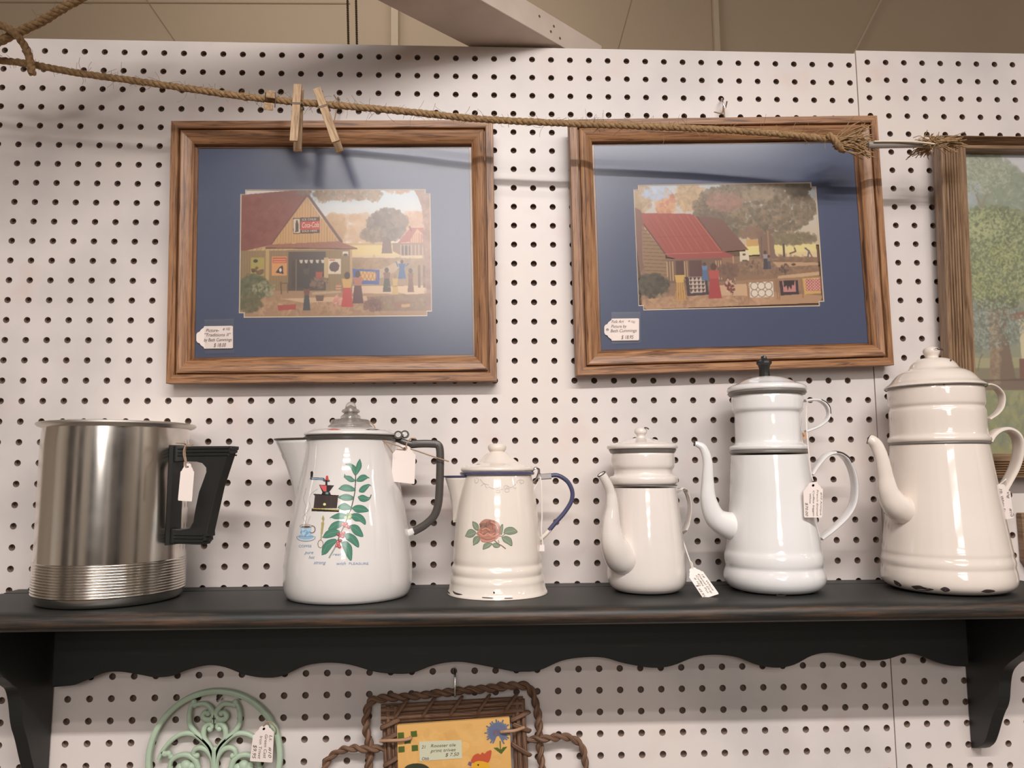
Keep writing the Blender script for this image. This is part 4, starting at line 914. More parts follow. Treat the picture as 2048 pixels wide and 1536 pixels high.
# wedge spout
def wedge(parent, x, c, body, tip, ptop, pbot, c_tip, m, rimm, halfw=.022):
    """open V-shaped spout: tip / ptop / pbot pixels on the pot's mid plane"""
    T, A, Bp = P(*tip, c_tip), P(*ptop, c), P(*pbot, c)
    mb = MB(); rows = []
    n = 14
    for i in range(n + 1):
        t = i / n; e = T * (1 - t) + Bp * t; e = e + np.array([.0025 * math.sin(PI * t), 0, 0])     # keel line
        zz = e[2]; rb = np.interp(zz, body.z, body.r) - .0015
        hw = halfw * (1 - t) ** .8
        pts = []
        for s_ in np.linspace(-1, 1, 13):
            yy = -c + s_ * hw; bx = x - math.sqrt(max(rb ** 2 - (s_ * hw) ** 2, 0))
            k = 1 - abs(s_) ** 1.5
            px_ = bx * (1 - k) + e[0] * k; yy = yy * 1.0
            dip = 0
            pts.append((px_, yy, zz + dip))
        rows.append(pts)
    v = [p for r in rows for p in r]; W = 13
    f = [(i * W + k, i * W + k + 1, (i + 1) * W + k + 1, (i + 1) * W + k) for i in range(n) for k in range(W - 1)]
    mb.add(v, f); o = mb.build('spout', m, parent, smooth=60)
    sm = o.modifiers.new('s', 'SOLIDIFY'); sm.thickness = .0012
    mb = MB(); sweep(mb, rows[0], .0011, segs=8); mb.build('spout_rim', rimm, o)
    return o
wedge(pot2, X2, C2, B2, (549, 879), (601, 877), (591, 1000), C2, M_E2, M_DKRIM, .030)
# handle: square-section black tube
CH = C2 - .0
hp = [(822, 889), (845, 887.5), (868, 888), (876, 890), (880, 900), (880.5, 930), (879, 980), (876, 1010), (868, 1032), (852, 1048), (838, 1057), (826, 1063)]
mb = MB(); sweep(mb, spline([P(x, y, CH) for x, y in hp], 6), .0045, .0055, segs=16, up=(0, 1, 0), power=5); H2 = mb.build('handle', M_DKRIM, pot2)
mb = MB(); sweep(mb, spline([P(828, 1061, CH), P(815, 1066, CH), P(800, 1068, CH)], 5), [.004] * 11, .006, segs=12, up=(0, 1, 0), power=4); mb.build('handle_end', M_E2, pot2)
mb = MB(); sweep(mb, spline([P(786, 877, CH), P(796, 879, CH), P(808, 884, CH), P(824, 889, CH)], 5), [.0035] * 15 + [.0042], .006, segs=12, up=(0, 1, 0), power=4); mb.build('hinge_bracket', M_DKRIM, pot2)
for (x, y, yy) in ((797, 870, C2 + .010), (810, 869, C2 - .002)):
    q = P(x, y, yy); R_ = .0048
    for (nm, rad, th, mm, sh) in (('hinge_knuckle', R_, .006, M_DKRIM, 0), ('hinge_pin', R_ * .62, .0075, M_CHROME, -.0004)):
        mb = MB(); sweep(mb, [q + np.array([0, -th / 2, 0]), q + np.array([0, th / 2, 0])], rad, segs=20); mb.build(nm, mm, pot2)
def decal_pot2():
    # source units: zoom of the decoration, 6.4 per photo pixel, origin 580,900
    c = Canvas(1060, 1340, .42, 60, 90, 2); G = (84, 132, 112); G2 = (66, 108, 94); GD = (70, 88, 74)
    def leaf(pts, vein=None):
        p = [tuple(q) for q in spline(pts + [pts[0]], 6)]; c.poly(p, G); c.line(p, 5, G2)
        if vein: c.line(vein, 4, (110, 166, 142))
    leaf([(708, 182), (770, 175), (830, 205), (848, 250), (838, 320), (815, 300), (790, 250), (755, 200)], [(740, 190), (800, 220), (832, 300)])
    leaf([(895, 115), (915, 180), (905, 240), (840, 325), (842, 240), (860, 170)], [(893, 140), (880, 220), (842, 320)])
    leaf([(692, 345), (700, 310), (712, 328), (770, 335), (815, 370), (830, 395), (780, 408), (735, 385)], [(705, 345), (760, 365), (825, 392)])
    leaf([(1015, 362), (960, 318), (905, 325), (868, 360), (852, 398), (920, 402), (975, 370), (1008, 350)], [(1000, 345), (930, 360), (856, 396)])
    leaf([(622, 495), (680, 448), (750, 448), (815, 485), (835, 520), (745, 528), (680, 518)], [(640, 492), (740, 490), (830, 515)])
    leaf([(1040, 462), (1010, 438), (950, 450), (905, 480), (885, 530), (940, 542), (985, 500), (1020, 455)], [(1015, 448), (950, 495), (890, 530)])
    leaf([(612, 605), (690, 568), (760, 572), (820, 612), (780, 640), (690, 644)], [(630, 604), (720, 606), (815, 614)])
    leaf([(870, 600), (930, 575), (1000, 605), (1030, 600), (1005, 640), (945, 662), (895, 645)], [(875, 605), (940, 615), (1010, 620)]); c.line([(1010, 635), (1030, 605), (1038, 575)], 12, GD)
    leaf([(612, 735), (660, 690), (720, 685), (790, 745), (730, 768), (660, 765)], [(620, 732), (700, 725), (785, 745)])
    leaf([(790, 745), (850, 708), (940, 715), (1005, 778), (920, 798), (850, 795)], [(800, 745), (900, 755), (995, 776)])
    leaf([(510, 870), (560, 835), (640, 805), (720, 825), (740, 845), (680, 882), (580, 880), (530, 865)], [(530, 866), (630, 848), (735, 845)])
    leaf([(760, 835), (840, 808), (920, 835), (965, 900), (960, 955), (900, 915), (830, 905)], [(770, 838), (860, 855), (955, 940)])
    leaf([(490, 1010), (540, 940), (620, 908), (700, 925), (670, 965), (590, 1010), (510, 1030)], [(505, 1015), (590, 955), (690, 930)])
    leaf([(765, 965), (830, 955), (890, 990), (935, 1105), (840, 1085), (785, 1020)], [(775, 970), (850, 1020), (930, 1100)])
    leaf([(415, 1120), (470, 1040), (560, 1012), (640, 1045), (580, 1100), (480, 1125)], [(425, 1115), (520, 1060), (635, 1045)])
    leaf([(690, 1075), (760, 1065), (840, 1110), (880, 1190), (872, 1245), (790, 1190), (720, 1140)], [(700, 1080), (790, 1120), (870, 1235)])
    leaf([(408, 1345), (415, 1250), (470, 1165), (560, 1138), (600, 1165), (540, 1235), (470, 1320)], [(415, 1335), (470, 1220), (590, 1160)])
    leaf([(655, 1185), (720, 1170), (780, 1220), (795, 1290), (785, 1412), (735, 1370), (690, 1280)], [(665, 1190), (740, 1260), (780, 1400)])
    c.line([(840, 320), (838, 420), (830, 540), (810, 640), (780, 760), (730, 880), (690, 980), (640, 1080), (590, 1220), (500, 1378)], 13, (92, 92, 84)); c.line([(575, 1250), (503, 1375)], 18, (150, 160, 150))
    c.dabs(750, 850, 45, 45, [(170, 184, 130), (120, 140, 90)], 12, 16, 1, .9); rg = [(168, 74, 76), (190, 100, 100), (140, 60, 66)]
    for x, y in ((700, 970), (730, 975), (755, 990), (720, 945), (680, 950), (655, 1070), (640, 1100), (675, 1110), (690, 1065), (620, 1080), (615, 1180), (600, 1225), (635, 1240), (620, 1205), (645, 1160)): c.ell(x, y, 24, 22, rg[(x + y) % 3]); c.ell(x - 6, y - 6, 6, 6, (226, 180, 176))
    # grinder
    K = (58, 50, 50)
    c.poly([(262, 280), (285, 268), (298, 290), (292, 350), (262, 352)], K); c.line([(270, 365), (425, 370), (440, 390), (495, 395)], 30, (92, 96, 104)); c.line([(290, 368), (420, 372)], 14, (150, 180, 205)); c.poly([(462, 330), (486, 326), (496, 385), (452, 385)], (200, 84, 76)); c.line([(466, 395), (466, 445)], 26, K)
    c.poly([(372, 445), (565, 452), (500, 540), (415, 540)], K); c.poly([(380, 452), (466, 455), (466, 530), (430, 530)], (216, 100, 104)); c.poly([(415, 540), (510, 540), (525, 575), (400, 575)], K); c.poly([(455, 540), (490, 540), (490, 566), (455, 566)], (110, 150, 160))
    c.poly([(305, 562), (625, 580), (615, 600), (600, 745), (300, 745), (318, 590)], (72, 62, 60)); c.line([(305, 566), (622, 584)], 10, (40, 36, 36)); c.poly([(280, 742), (630, 760), (625, 792), (275, 782)], (52, 44, 42)); c.line([(288, 748), (622, 768)], 10, (206, 186, 96)); c.ell(442, 695, 18, 17, (232, 222, 150))
    # cup, saucer, spoon, steam
    BL = (150, 186, 212); c.ell(205, 1115, 118, 50, (206, 214, 220)); c.ell(205, 1110, 98, 36, BL); c.poly([(128, 965), (280, 965), (265, 1060), (225, 1110), (175, 1110), (140, 1060)], (176, 204, 224)); c.dabs(200, 1060, 60, 40, [(120, 168, 206), (190, 214, 230)], 20, 16, .8); c.ell(203, 975, 76, 24, (210, 206, 200)); c.ell(206, 984, 58, 15, (110, 82, 72))
    t = np.linspace(-1.4, 1.9, 14); c.line([(278 + 44 * math.cos(q), 1015 + 46 * math.sin(q)) for q in t], 12, (132, 112, 106)); t = np.linspace(0, 2 * PI, 40); c.line([(205 + 118 * math.cos(q), 1118 + 50 * math.sin(q)) for q in t if math.sin(q) > -.3], 5, (120, 110, 112)); c.line([(203 + 76 * math.cos(q), 975 + 22 * math.sin(q)) for q in t], 5, (120, 100, 96))
    ST = (186, 180, 178)
    for p in ([(205, 490), (190, 560), (170, 620), (200, 720), (180, 790), (205, 860), (195, 940)], [(350, 500), (270, 560), (240, 640), (260, 720), (215, 800), (165, 860), (215, 950)], [(260, 850), (240, 900), (225, 940)]): c.line([tuple(q) for q in spline(p, 5)], 5, ST)
    OL = (176, 160, 110); c.line([(425, 845), (412, 880), (430, 905), (412, 940), (402, 1030), (400, 1110), (395, 1150)], 14, OL); c.ell(425, 880, 16, 26, OL); c.poly([(400, 925), (440, 930), (415, 1080), (400, 1080)], OL); t = np.linspace(0, 2 * PI, 30); c.line([(390 + 33 * math.cos(q), 1202 + 50 * math.sin(q)) for q in t], 8, (150, 120, 100))
    return c
cv = decal_pot2()
cv.mesh('printed_decoration', lambda X, Y: B2.hit(580 + X / 6.4, 900 + Y / 6.4, .00025), M_DECAL, bpy.data.objects['body.001'])
mb = MB(); fn = lambda x, y: B2.hit(580 + x / 6.4, 900 + y / 6.4, .0003)
write(mb, 'COFFEE', fn, 110, 1245, 44, 165, shear=0); write(mb, 'pure', fn, 185, 1330, 60, 115, shear=.4); write(mb, 'hot', fn, 235, 1392, 60, 80, shear=.4); write(mb, 'strong', fn, 300, 1460, 60, 160, shear=.4); write(mb, 'with', fn, 585, 1472, 60, 130, shear=.4); write(mb, 'PLEASURE', fn, 750, 1468, 42, 255, shear=0); write(mb, 'real', fn, 540, 1350, 46, 120, shear=.4)
mb.build('printed_words', M_BLUEINK, bpy.data.objects['body.001'], smooth=0)
def chips(body, polys, parent, m=M_CHIP, off=.00025, name='enamel_chip'):
    for p in polys:
        q = spline(p + [p[0]], 4)[:-1]; c0 = q.mean(0); v = [body.hit(np.array(c0[0]), np.array(c0[1]), off)]; v += [body.hit(np.array(a), np.array(b), off) for a, b in q]
        n = len(q); mb = MB(); mb.add(v, [(0, i + 1, (i + 1) % n + 1) for i in range(n)]); mb.build(name, m, parent, smooth=0)
for px, w_ in (((668, 857), 14), ((745, 857), 15)):   # flower strokes fired on the lid
    a = P(px[0] - w_ / 1.2, px[1], C2 + .030); b = P(px[0] + w_ / 1.2, px[1], C2 + .030)
    mb = MB(); k = np.linspace(0, 1, 9); LB = Body(X2, C2, lp)
    yy0 = px[1] + 2
    top = [LB.hit(np.array(px[0] - w_ + 2 * w_ * t), np.array(yy0 - 1.6 * math.sin(PI * t)), .0003) for t in k]; bot = [LB.hit(np.array(px[0] - w_ + 2 * w_ * t), np.array(yy0 + 1.2 * math.sin(PI * t)), .0003) for t in k]
    v = top + bot[::-1]; mb.add(v, [tuple(range(len(v)))]); mb.build('painted_petal', mat('red_transfer', (190, 96, 88), rough=.2) if px[0] < 700 else mat('green_transfer', (74, 80, 70), rough=.2), lid, smooth=0)

# ---- pot 3: small white pot with rose
C3 = .068; CX3 = 995
X3, pr = profile([(69, 950), (70, 955), (73.5, 975), (77.3, 1000), (80.5, 1023), (83.5, 1047), (86, 1075), (87.5, 1100), (88.8, 1115), (88.2, 1122), (87.8, 1127), (90.5, 1132), (91.8, 1138), (91.2, 1144), (90.6, 1148), (93, 1153), (94.5, 1159), (94.2, 1164), (95.2, 1170), (97.5, 1179), (100, 1183), (100.5, 1186)], C3, CX3)
pr = [tuple(q) for q in chaikin(pr, 1)]; pr = [(r, z) for r, z in pr]; zend = pr[-1][1]; pr = [(r, ZB + (z - zend) * ((pr[0][1] - ZB) / (pr[0][1] - zend))) for r, z in pr]
pot3 = empty('rose_coffee_pot', (X3, -C3, ZB), 'small cream white enamel pot with painted rose and navy blue handle and rim', 'coffee pot')
b3 = lathe_part('body', pr + [(pr[-1][0] - .002, ZB), (.0005, ZB + .001)], X3, C3, M_E3, pot3); B3 = Body(X3, C3, pr)
rr, zz = rim_px(74.5, 946.5, C3, CX3); lathe_part('rim_band', [(rr - .006, zz - .002), (rr - .0015, zz - .0022), (rr, zz - .001), (rr, zz + .0008), (rr - .0015, zz + .0018), (rr - .006, zz + .0018)], X3, C3, M_BLUERIM, pot3)
_, lp = profile([(70, 943), (73, 941), (73, 937), (70, 934), (62, 931), (52, 928.5), (46, 927), (40, 923), (31, 916), (24, 910), (20, 906.5), (17, 904.5)], C3, 993.5); lid = lathe_part('lid', [tuple(q) for q in chaikin(lp, 2)] + [(.0005, lp[-1][1])], X3, C3, M_E3, pot3)
_, kp = profile([(15, 907), (14.5, 903), (17.5, 900), (18.8, 896), (18.2, 891), (14, 888), (7, 887), (.3, 886.8)], C3, 993); lathe_part('knob', [tuple(q) for q in chaikin(kp, 2)], X3, C3, M_E3, lid, segs=64)
wedge(pot3, X3, C3, B3, (889, 953), (925, 951), (906, 1045), C3 - .0, M_E3, M_BLUERIM, .020)
mb = MB(); sweep(mb, spline([P(x, y, C3) for x, y in ((1099, 951), (1116, 951), (1133, 961), (1142, 975), (1145, 990), (1141, 1006), (1128, 1026), (1112, 1044), (1098, 1061))], 6), .0026, .0034, segs=14, up=(0, 1, 0)); mb.build('handle', M_BLUERIM, pot3)
mb = MB(); sweep(mb, spline([P(1100, 1059, C3), P(1090, 1070, C3), P(1079, 1080, C3)], 4), .0026, .0034, segs=12, up=(0, 1, 0)); mb.build('handle_end', M_E3, pot3)
mb = MB(); sweep(mb, [P(1076, 952, C3), P(1082, 953.5, C3), P(1102, 952, C3)], .0036, .0045, segs=8, up=(0, 1, 0), power=5); mb.build('handle_clasp', mat('pale_clasp', (176, 170, 168), rough=.4, metal=.5), pot3)
mb = MB(); sweep(mb, spline([P(1064, 943, C3 + .006), P(1070, 937, C3 + .008), P(1078, 938, C3 + .006), P(1079, 946, C3 + .004), P(1082, 953, C3 + .004)], 5), .0009, segs=8)
sweep(mb, spline([P(1064, 940, C3 - .004), P(1072, 935, C3 - .006), P(1077, 942, C3 - .004), P(1072, 958, C3), P(1066, 966, C3)], 5), .0009, segs=8); mb.build('hinge_wire', M_CHROME, pot3)
def decal_rose():
    c = Canvas(1100, 1340, .30, 80, 120, 4); gd, gl = (104, 120, 98), (164, 176, 150)
    def leaf(pts, vein):
        p = [tuple(q) for q in spline(pts + [pts[0]], 5)]; c.poly(p, (138, 150, 128)); c.line(p, 9, gd); c.line(vein, 8, gl)
    leaf([(228, 930), (300, 960), (335, 1020), (325, 1090), (270, 1070), (235, 1010)], [(245, 960), (310, 1070)]); leaf([(95, 1195), (150, 1090), (220, 1075), (285, 1130), (250, 1190), (180, 1218)], [(120, 1190), (270, 1135)])
    leaf([(240, 1360), (245, 1240), (310, 1195), (360, 1240), (330, 1310)], [(255, 1330), (330, 1220)]); leaf([(415, 1435), (430, 1350), (500, 1315), (580, 1330), (530, 1390), (460, 1420)], [(430, 1415), (560, 1335)])
    leaf([(790, 1140), (820, 1060), (920, 1030), (1000, 1070), (1030, 1130), (900, 1165)], [(810, 1130), (1000, 1090)]); leaf([(755, 1220), (830, 1195), (910, 1230), (938, 1290), (935, 1370), (860, 1330), (790, 1290)], [(775, 1230), (920, 1340)])
    leaf([(715, 1080), (745, 1000), (775, 990), (770, 1090), (745, 1170)], [(765, 1010), (745, 1150)]); leaf([(585, 1345), (640, 1320), (720, 1370), (680, 1400), (620, 1395)], [(600, 1350), (700, 1380)])
    c.line([(700, 1190), (760, 1200), (830, 1140)], 14, (140, 150, 116)); c.line([(620, 1270), (700, 1340), (760, 1370), (820, 1418)], 18, (140, 116, 100)); c.line([(690, 1270), (705, 1310), (690, 1350)], 10, (150, 120, 104))
    c.poly([tuple(q) for q in spline([(290, 1150), (350, 1060), (360, 960), (450, 890), (570, 900), (680, 940), (730, 1040), (735, 1140), (680, 1230), (560, 1300), (400, 1300), (350, 1210), (290, 1150)], 6)], (184, 134, 118))
    A = [(196, 140, 122), (150, 104, 94), (184, 126, 108), (166, 116, 104), (140, 100, 92)]
    c.dabs(540, 1060, 170, 120, A, 160, 34, .45); c.dabs(440, 1000, 70, 60, [(128, 104, 92), (150, 116, 100)], 40, 26, .6)
    for p in ([(340, 1140), (420, 1190), (520, 1170), (600, 1200), (700, 1150)], [(360, 1250), (480, 1290), (600, 1260), (720, 1190)], [(330, 1100), (380, 1160), (420, 1120)], [(450, 1180), (500, 1140), (560, 1170), (620, 1140)], [(400, 1080), (470, 1050), (540, 1090)], [(560, 940), (640, 980), (680, 1060)]): c.line([tuple(q) for q in spline(p, 5)], 16, (216, 156, 134), .9)
    for p in ([(345, 1120), (430, 1160), (500, 1120)], [(380, 1220), (500, 1260), (640, 1230)], [(480, 940), (470, 1030)], [(580, 960), (590, 1080)], [(650, 1000), (690, 1120)]): c.line([tuple(q) for q in spline(p, 5)], 8, (124, 78, 72), .8)
    g = (196, 188, 184)
    for p in ([(265, 160), (268, 210), (290, 235), (325, 215), (330, 160), (300, 150)], [(360, 165), (430, 240), (520, 270)], [(380, 285), (440, 250), (470, 310), (500, 320)], [(650, 290), (690, 265), (720, 300), (690, 335), (655, 320)], [(655, 370), (710, 370), (715, 410), (655, 405)], [(720, 350), (790, 350)], [(900, 320), (960, 300), (1010, 250)], [(960, 280), (980, 330), (1020, 320)], [(1040, 240), (1030, 210), (1080, 180), (1140, 190), (1150, 230), (1100, 245), (1080, 210)], [(520, 300), (580, 330), (650, 345)]): c.line([tuple(q) for q in spline(p, 5)], 9, g)
    t = np.linspace(0, 2 * PI, 24)
    for (x, y, r) in ((835, 310, 42), (850, 370, 40), (870, 320, 30)): c.line([(x + r * math.cos(q), y + r * .75 * math.sin(q)) for q in t], 8, g)
    return c
cv = decal_rose(); cv.mesh('painted_rose', lambda X, Y: B3.hit(920 + X / 9.036, 940 + Y / 9.036, .00025), M_DECAL, b3)
chips(B3, [[(905, 1181), (912, 1185), (925, 1189), (916, 1190), (908, 1187)], [(893.5, 1181), (897, 1183), (900, 1187), (896, 1186)], [(986, 1184), (988.5, 1183), (990, 1186), (987, 1187.5)], [(964, 1194), (985, 1195.5), (984, 1197), (966, 1196)], [(1008, 1196), (1024, 1195.5), (1024, 1197), (1010, 1197.5)]], b3)

# ---- gooseneck pots
def gooseneck(name, parent, m, pts, rads, tipm=M_CHIP):
    """pts: (px, py, Y)"""
    q = spline([P(*p) for p in pts], 8); r = np.interp(np.linspace(0, 1, len(q)), np.linspace(0, 1, len(rads)), rads)
    r = np.array([rr_ * ((p - CAM) @ ray(1024, 768)) / FPX for rr_, p in zip(r, q)])
    mb = MB(); sweep(mb, q, r, segs=28, caps=False); o = mb.build(name, m, parent, smooth=80)
    sm = o.modifiers.new('s', 'SOLIDIFY'); sm.thickness = .0009; sm.offset = -1
    t = q[0] - q[1]; t /= np.linalg.norm(t); u = np.cross(t, (0, 1, 0)); u /= np.linalg.norm(u); v = np.cross(t, u); a = np.linspace(0, 2 * PI, 25)[:-1]
    mb = MB(); sweep(mb, [q[0] + (u * math.cos(k) + v * math.sin(k)) * (r[0] - .0003) for k in a], .0006, segs=6, closed=True); mb.build('worn_lip', tipm, o)
    return o
# pot 4
C4 = .069; CX4 = 1294.3
X4, pr = profile([(62.5, 975), (63.5, 985), (65.8, 1005), (68.5, 1030), (71, 1055), (73.3, 1080), (75.5, 1105), (77.3, 1130), (78.4, 1150), (78.4, 1163), (76.5, 1174), (71, 1184), (62, 1190)], C4, CX4)
def foot(pr):
    pr = [tuple(q) for q in chaikin(pr, 1)]; z0, z1 = pr[0][1], pr[-1][1]; k = (z0 - (ZB + .0012)) / (z0 - z1); pr = [(r, z0 + (z - z0) * k) for r, z in pr]
    return pr, pr + [(pr[-1][0] - .006, ZB), (.0005, ZB)]
prb, prf = foot(pr)
pot4 = empty('small_drip_coffee_pot', (X4, -C4, ZB), 'smallest white enamel drip coffee pot with gooseneck spout, between rose pot and tall black-knobbed pot', 'coffee pot')
b4 = lathe_part('body', prf, X4, C4, M_E4, pot4); B4 = Body(X4, C4, prb)
_, up = profile([(61, 906), (62.3, 908), (62.5, 922), (62.3, 932), (60.5, 936), (58, 939), (57.3, 943), (57.5, 948), (60, 951), (66, 952.5), (68, 956), (68, 963), (66, 967.5), (62, 968.5), (61, 972)], C4, 1292)
up_o = lathe_part('filter_section', [tuple(q) for q in chaikin(up, 1)], X4 - .0012, C4, M_E4, pot4)
rr, zz = rim_px(62.5, 970.5, C4, 1293); ring_part('joint_ring', rr, zz, .0012, X4, C4, M_GREY, pot4, .0009)
rr, zz = rim_px(65, 901.5, C4, 1291); lathe_part('lid_skirt', [(rr - .006, zz - .0034), (rr - .001, zz - .0028), (rr + .001, zz + .001), (rr - .001, zz + .002)], X4 - .0015, C4, M_GREY, pot4)  # grey colour paints in the shaded groove below the lid
_, lp = profile([(66, 899), (70, 897.5), (70.5, 893), (68, 889.5), (58, 886.5), (42, 883), (28, 879.5), (20, 877), (12, 875.5)], C4, 1290.5); lid = lathe_part('lid', [tuple(q) for q in chaikin(lp, 2)] + [(.0005, lp[-1][1])], X4 - .0018, C4, M_E4, pot4)
_, kp = profile([(9, 877), (7.5, 873), (8.5, 869.5), (12.5, 866), (13, 862), (11, 857), (6, 854.5), (.3, 854)], C4, 1288); lathe_part('knob', [tuple(q) for q in chaikin(kp, 2)], X4 - .003, C4, M_E4, lid, segs=48)
gooseneck('spout', pot4, M_E4, [(1203, 948, .120), (1212, 963, .118), (1221, 985, .114), (1224, 1015, .112), (1222, 1052, .110), (1227, 1088, .106), (1243, 1114, .096), (1268, 1116, .084)], [9, 9, 10, 13, 19, 26, 33, 35])
mb = MB(); strap(mb, [P(x, y, Y) for x, y, Y in ((1353, 985, .052), (1360, 979, .045), (1370, 981, .04), (1378, 1000, .038), (1379, 1025, .038), (1374, 1048, .04), (1366, 1066, .048))], .0015, .0085); mb.build('handle', M_E4, pot4)
mb = MB(); sweep(mb, spline([P(1289, 855, C4 + .006), P(1294, 856, C4 + .007), P(1297, 858, C4 + .006)], 4), .0007, .0012, segs=8, up=(0, 1, 0)); mb.build('enamel_chip', M_CHIP, lid)

# pot 5
C5 = .072; CX5 = 1550
X5, pr = profile([(74, 911), (75, 925), (77.5, 960), (80.2, 1000), (84, 1040), (87.5, 1070), (90, 1090), (91, 1104), (92, 1109), (94.8, 1116), (95.6, 1125), (95, 1134), (93.4, 1139), (93.2, 1143), (95.6, 1149), (98.3, 1158), (98, 1168), (95, 1176), (89, 1184), (80, 1189)], C5, CX5)
prb, prf = foot(pr)
pot5 = empty('drip_coffee_pot', (X5, -C5, ZB), 'tall cool white enamel drip coffee pot with black lid knob and looped handles', 'coffee pot')
b5 = lathe_part('body', prf, X5, C5, M_E5, pot5); B5 = Body(X5, C5, prb)
_, up = profile([(66, 790), (68.5, 793), (68.7, 815), (68.5, 820), (66, 824), (63.5, 826.5), (63.2, 832), (64, 845), (64.2, 880), (65, 887), (70, 890), (75.5, 892), (76.7, 895), (76, 899.5), (73, 900.5), (72.5, 905)], C5, 1545)
up5 = lathe_part('filter_section', [tuple(q) for q in chaikin(up, 1)], X5, C5, M_E5, pot5)
rr, zz = rim_px(73.5, 904.5, C5, 1545); ring_part('joint_ring', rr, zz, .0014, X5, C5, M_GREY, pot5, .002)
rr, zz = rim_px(72.5, 787, C5, 1543); lathe_part('lid_skirt', [(rr - .005, zz - .003), (rr, zz - .0025), (rr + .002, zz), (rr + .001, zz + .0026)], X5, C5, M_GREY, pot5)
_, lp = profile([(74, 784), (76.7, 782), (76.5, 777), (73, 773), (64, 770), (55, 766), (45, 761), (33, 756.5), (20, 754)], C5, 1542); lid5 = lathe_part('lid', [tuple(q) for q in chaikin(lp, 2)] + [(.0005, lp[-1][1])], X5, C5, M_E5, pot5)
_, kp = profile([(11.5, 756), (10.5, 748), (10.2, 738), (12, 731), (15.5, 727), (15, 723.5), (9, 721), (6, 717), (5, 713), (.3, 711)], C5, 1539); lathe_part('knob', kp, X5 - .0015, C5, M_BLACK, lid5, segs=10, smooth=20)
gooseneck('spout', pot5, M_E5, [(1389, 887.5, .088), (1396, 889, .088), (1407, 897, .088), (1415, 922, .088), (1415.5, 962, .086), (1417, 1000, .084), (1430, 1034, .08), (1455, 1050, .075), (1482, 1052, .068)], [4.5, 6, 8, 9.5, 12, 16, 21, 27, 31])
mb = MB(); strap(mb, [P(x, y, Y) for x, y, Y in ((1621, 949, .066), (1632, 932, .066), (1650, 912, .066), (1669, 906, .066), (1688, 914, .066), (1702, 937, .066), (1709, 970, .066), (1706, 1005, .066), (1692, 1031, .066), (1668, 1055, .066), (1640, 1077, .066))], .0022, .0085); h5 = mb.build('handle', M_E5, pot5)
mb = MB(); strap(mb, [P(x, y, .0665) for x, y in ((1668, 904.2), (1680, 907), (1692, 915.5), (1698, 925))], .0016, .0087); mb.build('enamel_chip', M_CHIP, h5)
mb = MB(); strap(mb, [P(x, y, .066) for x, y in ((1609, 802), (1622, 800), (1638, 801), (1651, 810), (1657, 824), (1654, 838), (1643, 849), (1630, 856), (1612, 863))], .0016, .0050); h5b = mb.build('upper_handle', M_E5, pot5)
mb = MB(); strap(mb, [P(x, y, .066) for x, y in ((1640, 800.2), (1650, 806), (1656.5, 815), (1658, 828))], .0012, .0052); mb.build('enamel_chip', M_CHIP, h5b)
UB5 = Body(X5, C5, up)
chips(UB5, [[(1604, 866), (1612, 864), (1613, 874), (1608, 880)]], up5, M_RUST, name='rust_stain')
chips(B5, [[(1473, 1181), (1482, 1182), (1492, 1186), (1480, 1186)], [(1495, 1189), (1515, 1190), (1514, 1192), (1496, 1191.5)], [(1552, 1190), (1560, 1188), (1573, 1190), (1565, 1193), (1555, 1193)]], b5)

# pot 6
C6 = .082; CX6 = 1896.5
X6, pr = profile([(88, 889), (89.5, 900), (93, 930), (97, 965), (101.5, 1000), (106, 1035), (110.5, 1068), (114, 1095), (116, 1106), (115.5, 1111), (117, 1117), (119, 1124), (118.6, 1131), (117.8, 1135), (119.5, 1142), (121.5, 1155), (121, 1166), (117, 1174), (109, 1180), (100, 1183)], C6, CX6)
prb, prf = foot(pr)
pot6 = empty('large_drip_coffee_pot', (X6, -C6, ZB), 'largest ivory enamel drip coffee pot with domed lid and chipped foot, rightmost on the shelf', 'coffee pot')
b6 = lathe_part('body', prf, X6, C6, M_E6, pot6); B6 = Body(X6, C6, prb)
_, up = profile([(85, 776), (86.8, 779), (86.8, 805), (86.4, 811), (84, 815), (84, 818), (86, 822), (86.6, 830), (86.8, 866), (87.5, 872), (91.5, 876), (92.5, 880), (91.5, 884), (88.5, 885.5), (87.5, 889)], C6, 1887)
up6 = lathe_part('filter_section', [tuple(q) for q in chaikin(up, 1)], X6, C6, M_E6, pot6)
rr, zz = rim_px(88.5, 887.5, C6, 1888); ring_part('joint_ring', rr, zz, .0013, X6, C6, M_GREY, pot6, .0015)
_, lp = profile([(86, 777), (91.5, 775.5), (92, 773.5), (88, 770), (80, 765), (74, 757), (67, 749), (57, 743), (48, 740), (45, 737), (40, 728), (32, 721), (24, 718), (15, 716.5), (10, 715)], C6, 1883)
lid6 = lathe_part('lid', [tuple(q) for q in chaikin(lp, 2)] + [(.0005, lp[-1][1])], X6, C6, M_E6, pot6); rr, zz = rim_px(91, 776.2, C6, 1883); ring_part('lid_edge', rr - .0005, zz, .0009, X6, C6, M_GREY, lid6, .0008)
_, kp = profile([(12, 718), (11.5, 713), (14, 709), (16, 704), (15, 698), (10, 694.5), (.3, 693)], C6, 1875); kn = lathe_part('knob', [tuple(q) for q in chaikin(kp, 2)], X6 - .001, C6, M_E6, lid6, segs=48)
chips(Body(X6 - .001, C6, kp), [[(1866, 698), (1874, 695.5), (1884, 697), (1887, 701), (1880, 700), (1870, 700)]], kn)
gooseneck('spout', pot6, M_E6, [(1738, 879, .110), (1745, 882, .112), (1754, 893, .112), (1763, 917, .112), (1770, 952, .110), (1777, 985, .108), (1792, 1010, .104), (1814, 1022, .094), (1838, 1022, .084)], [9.5, 11, 12.5, 13.5, 15.5, 20, 27, 31, 34])
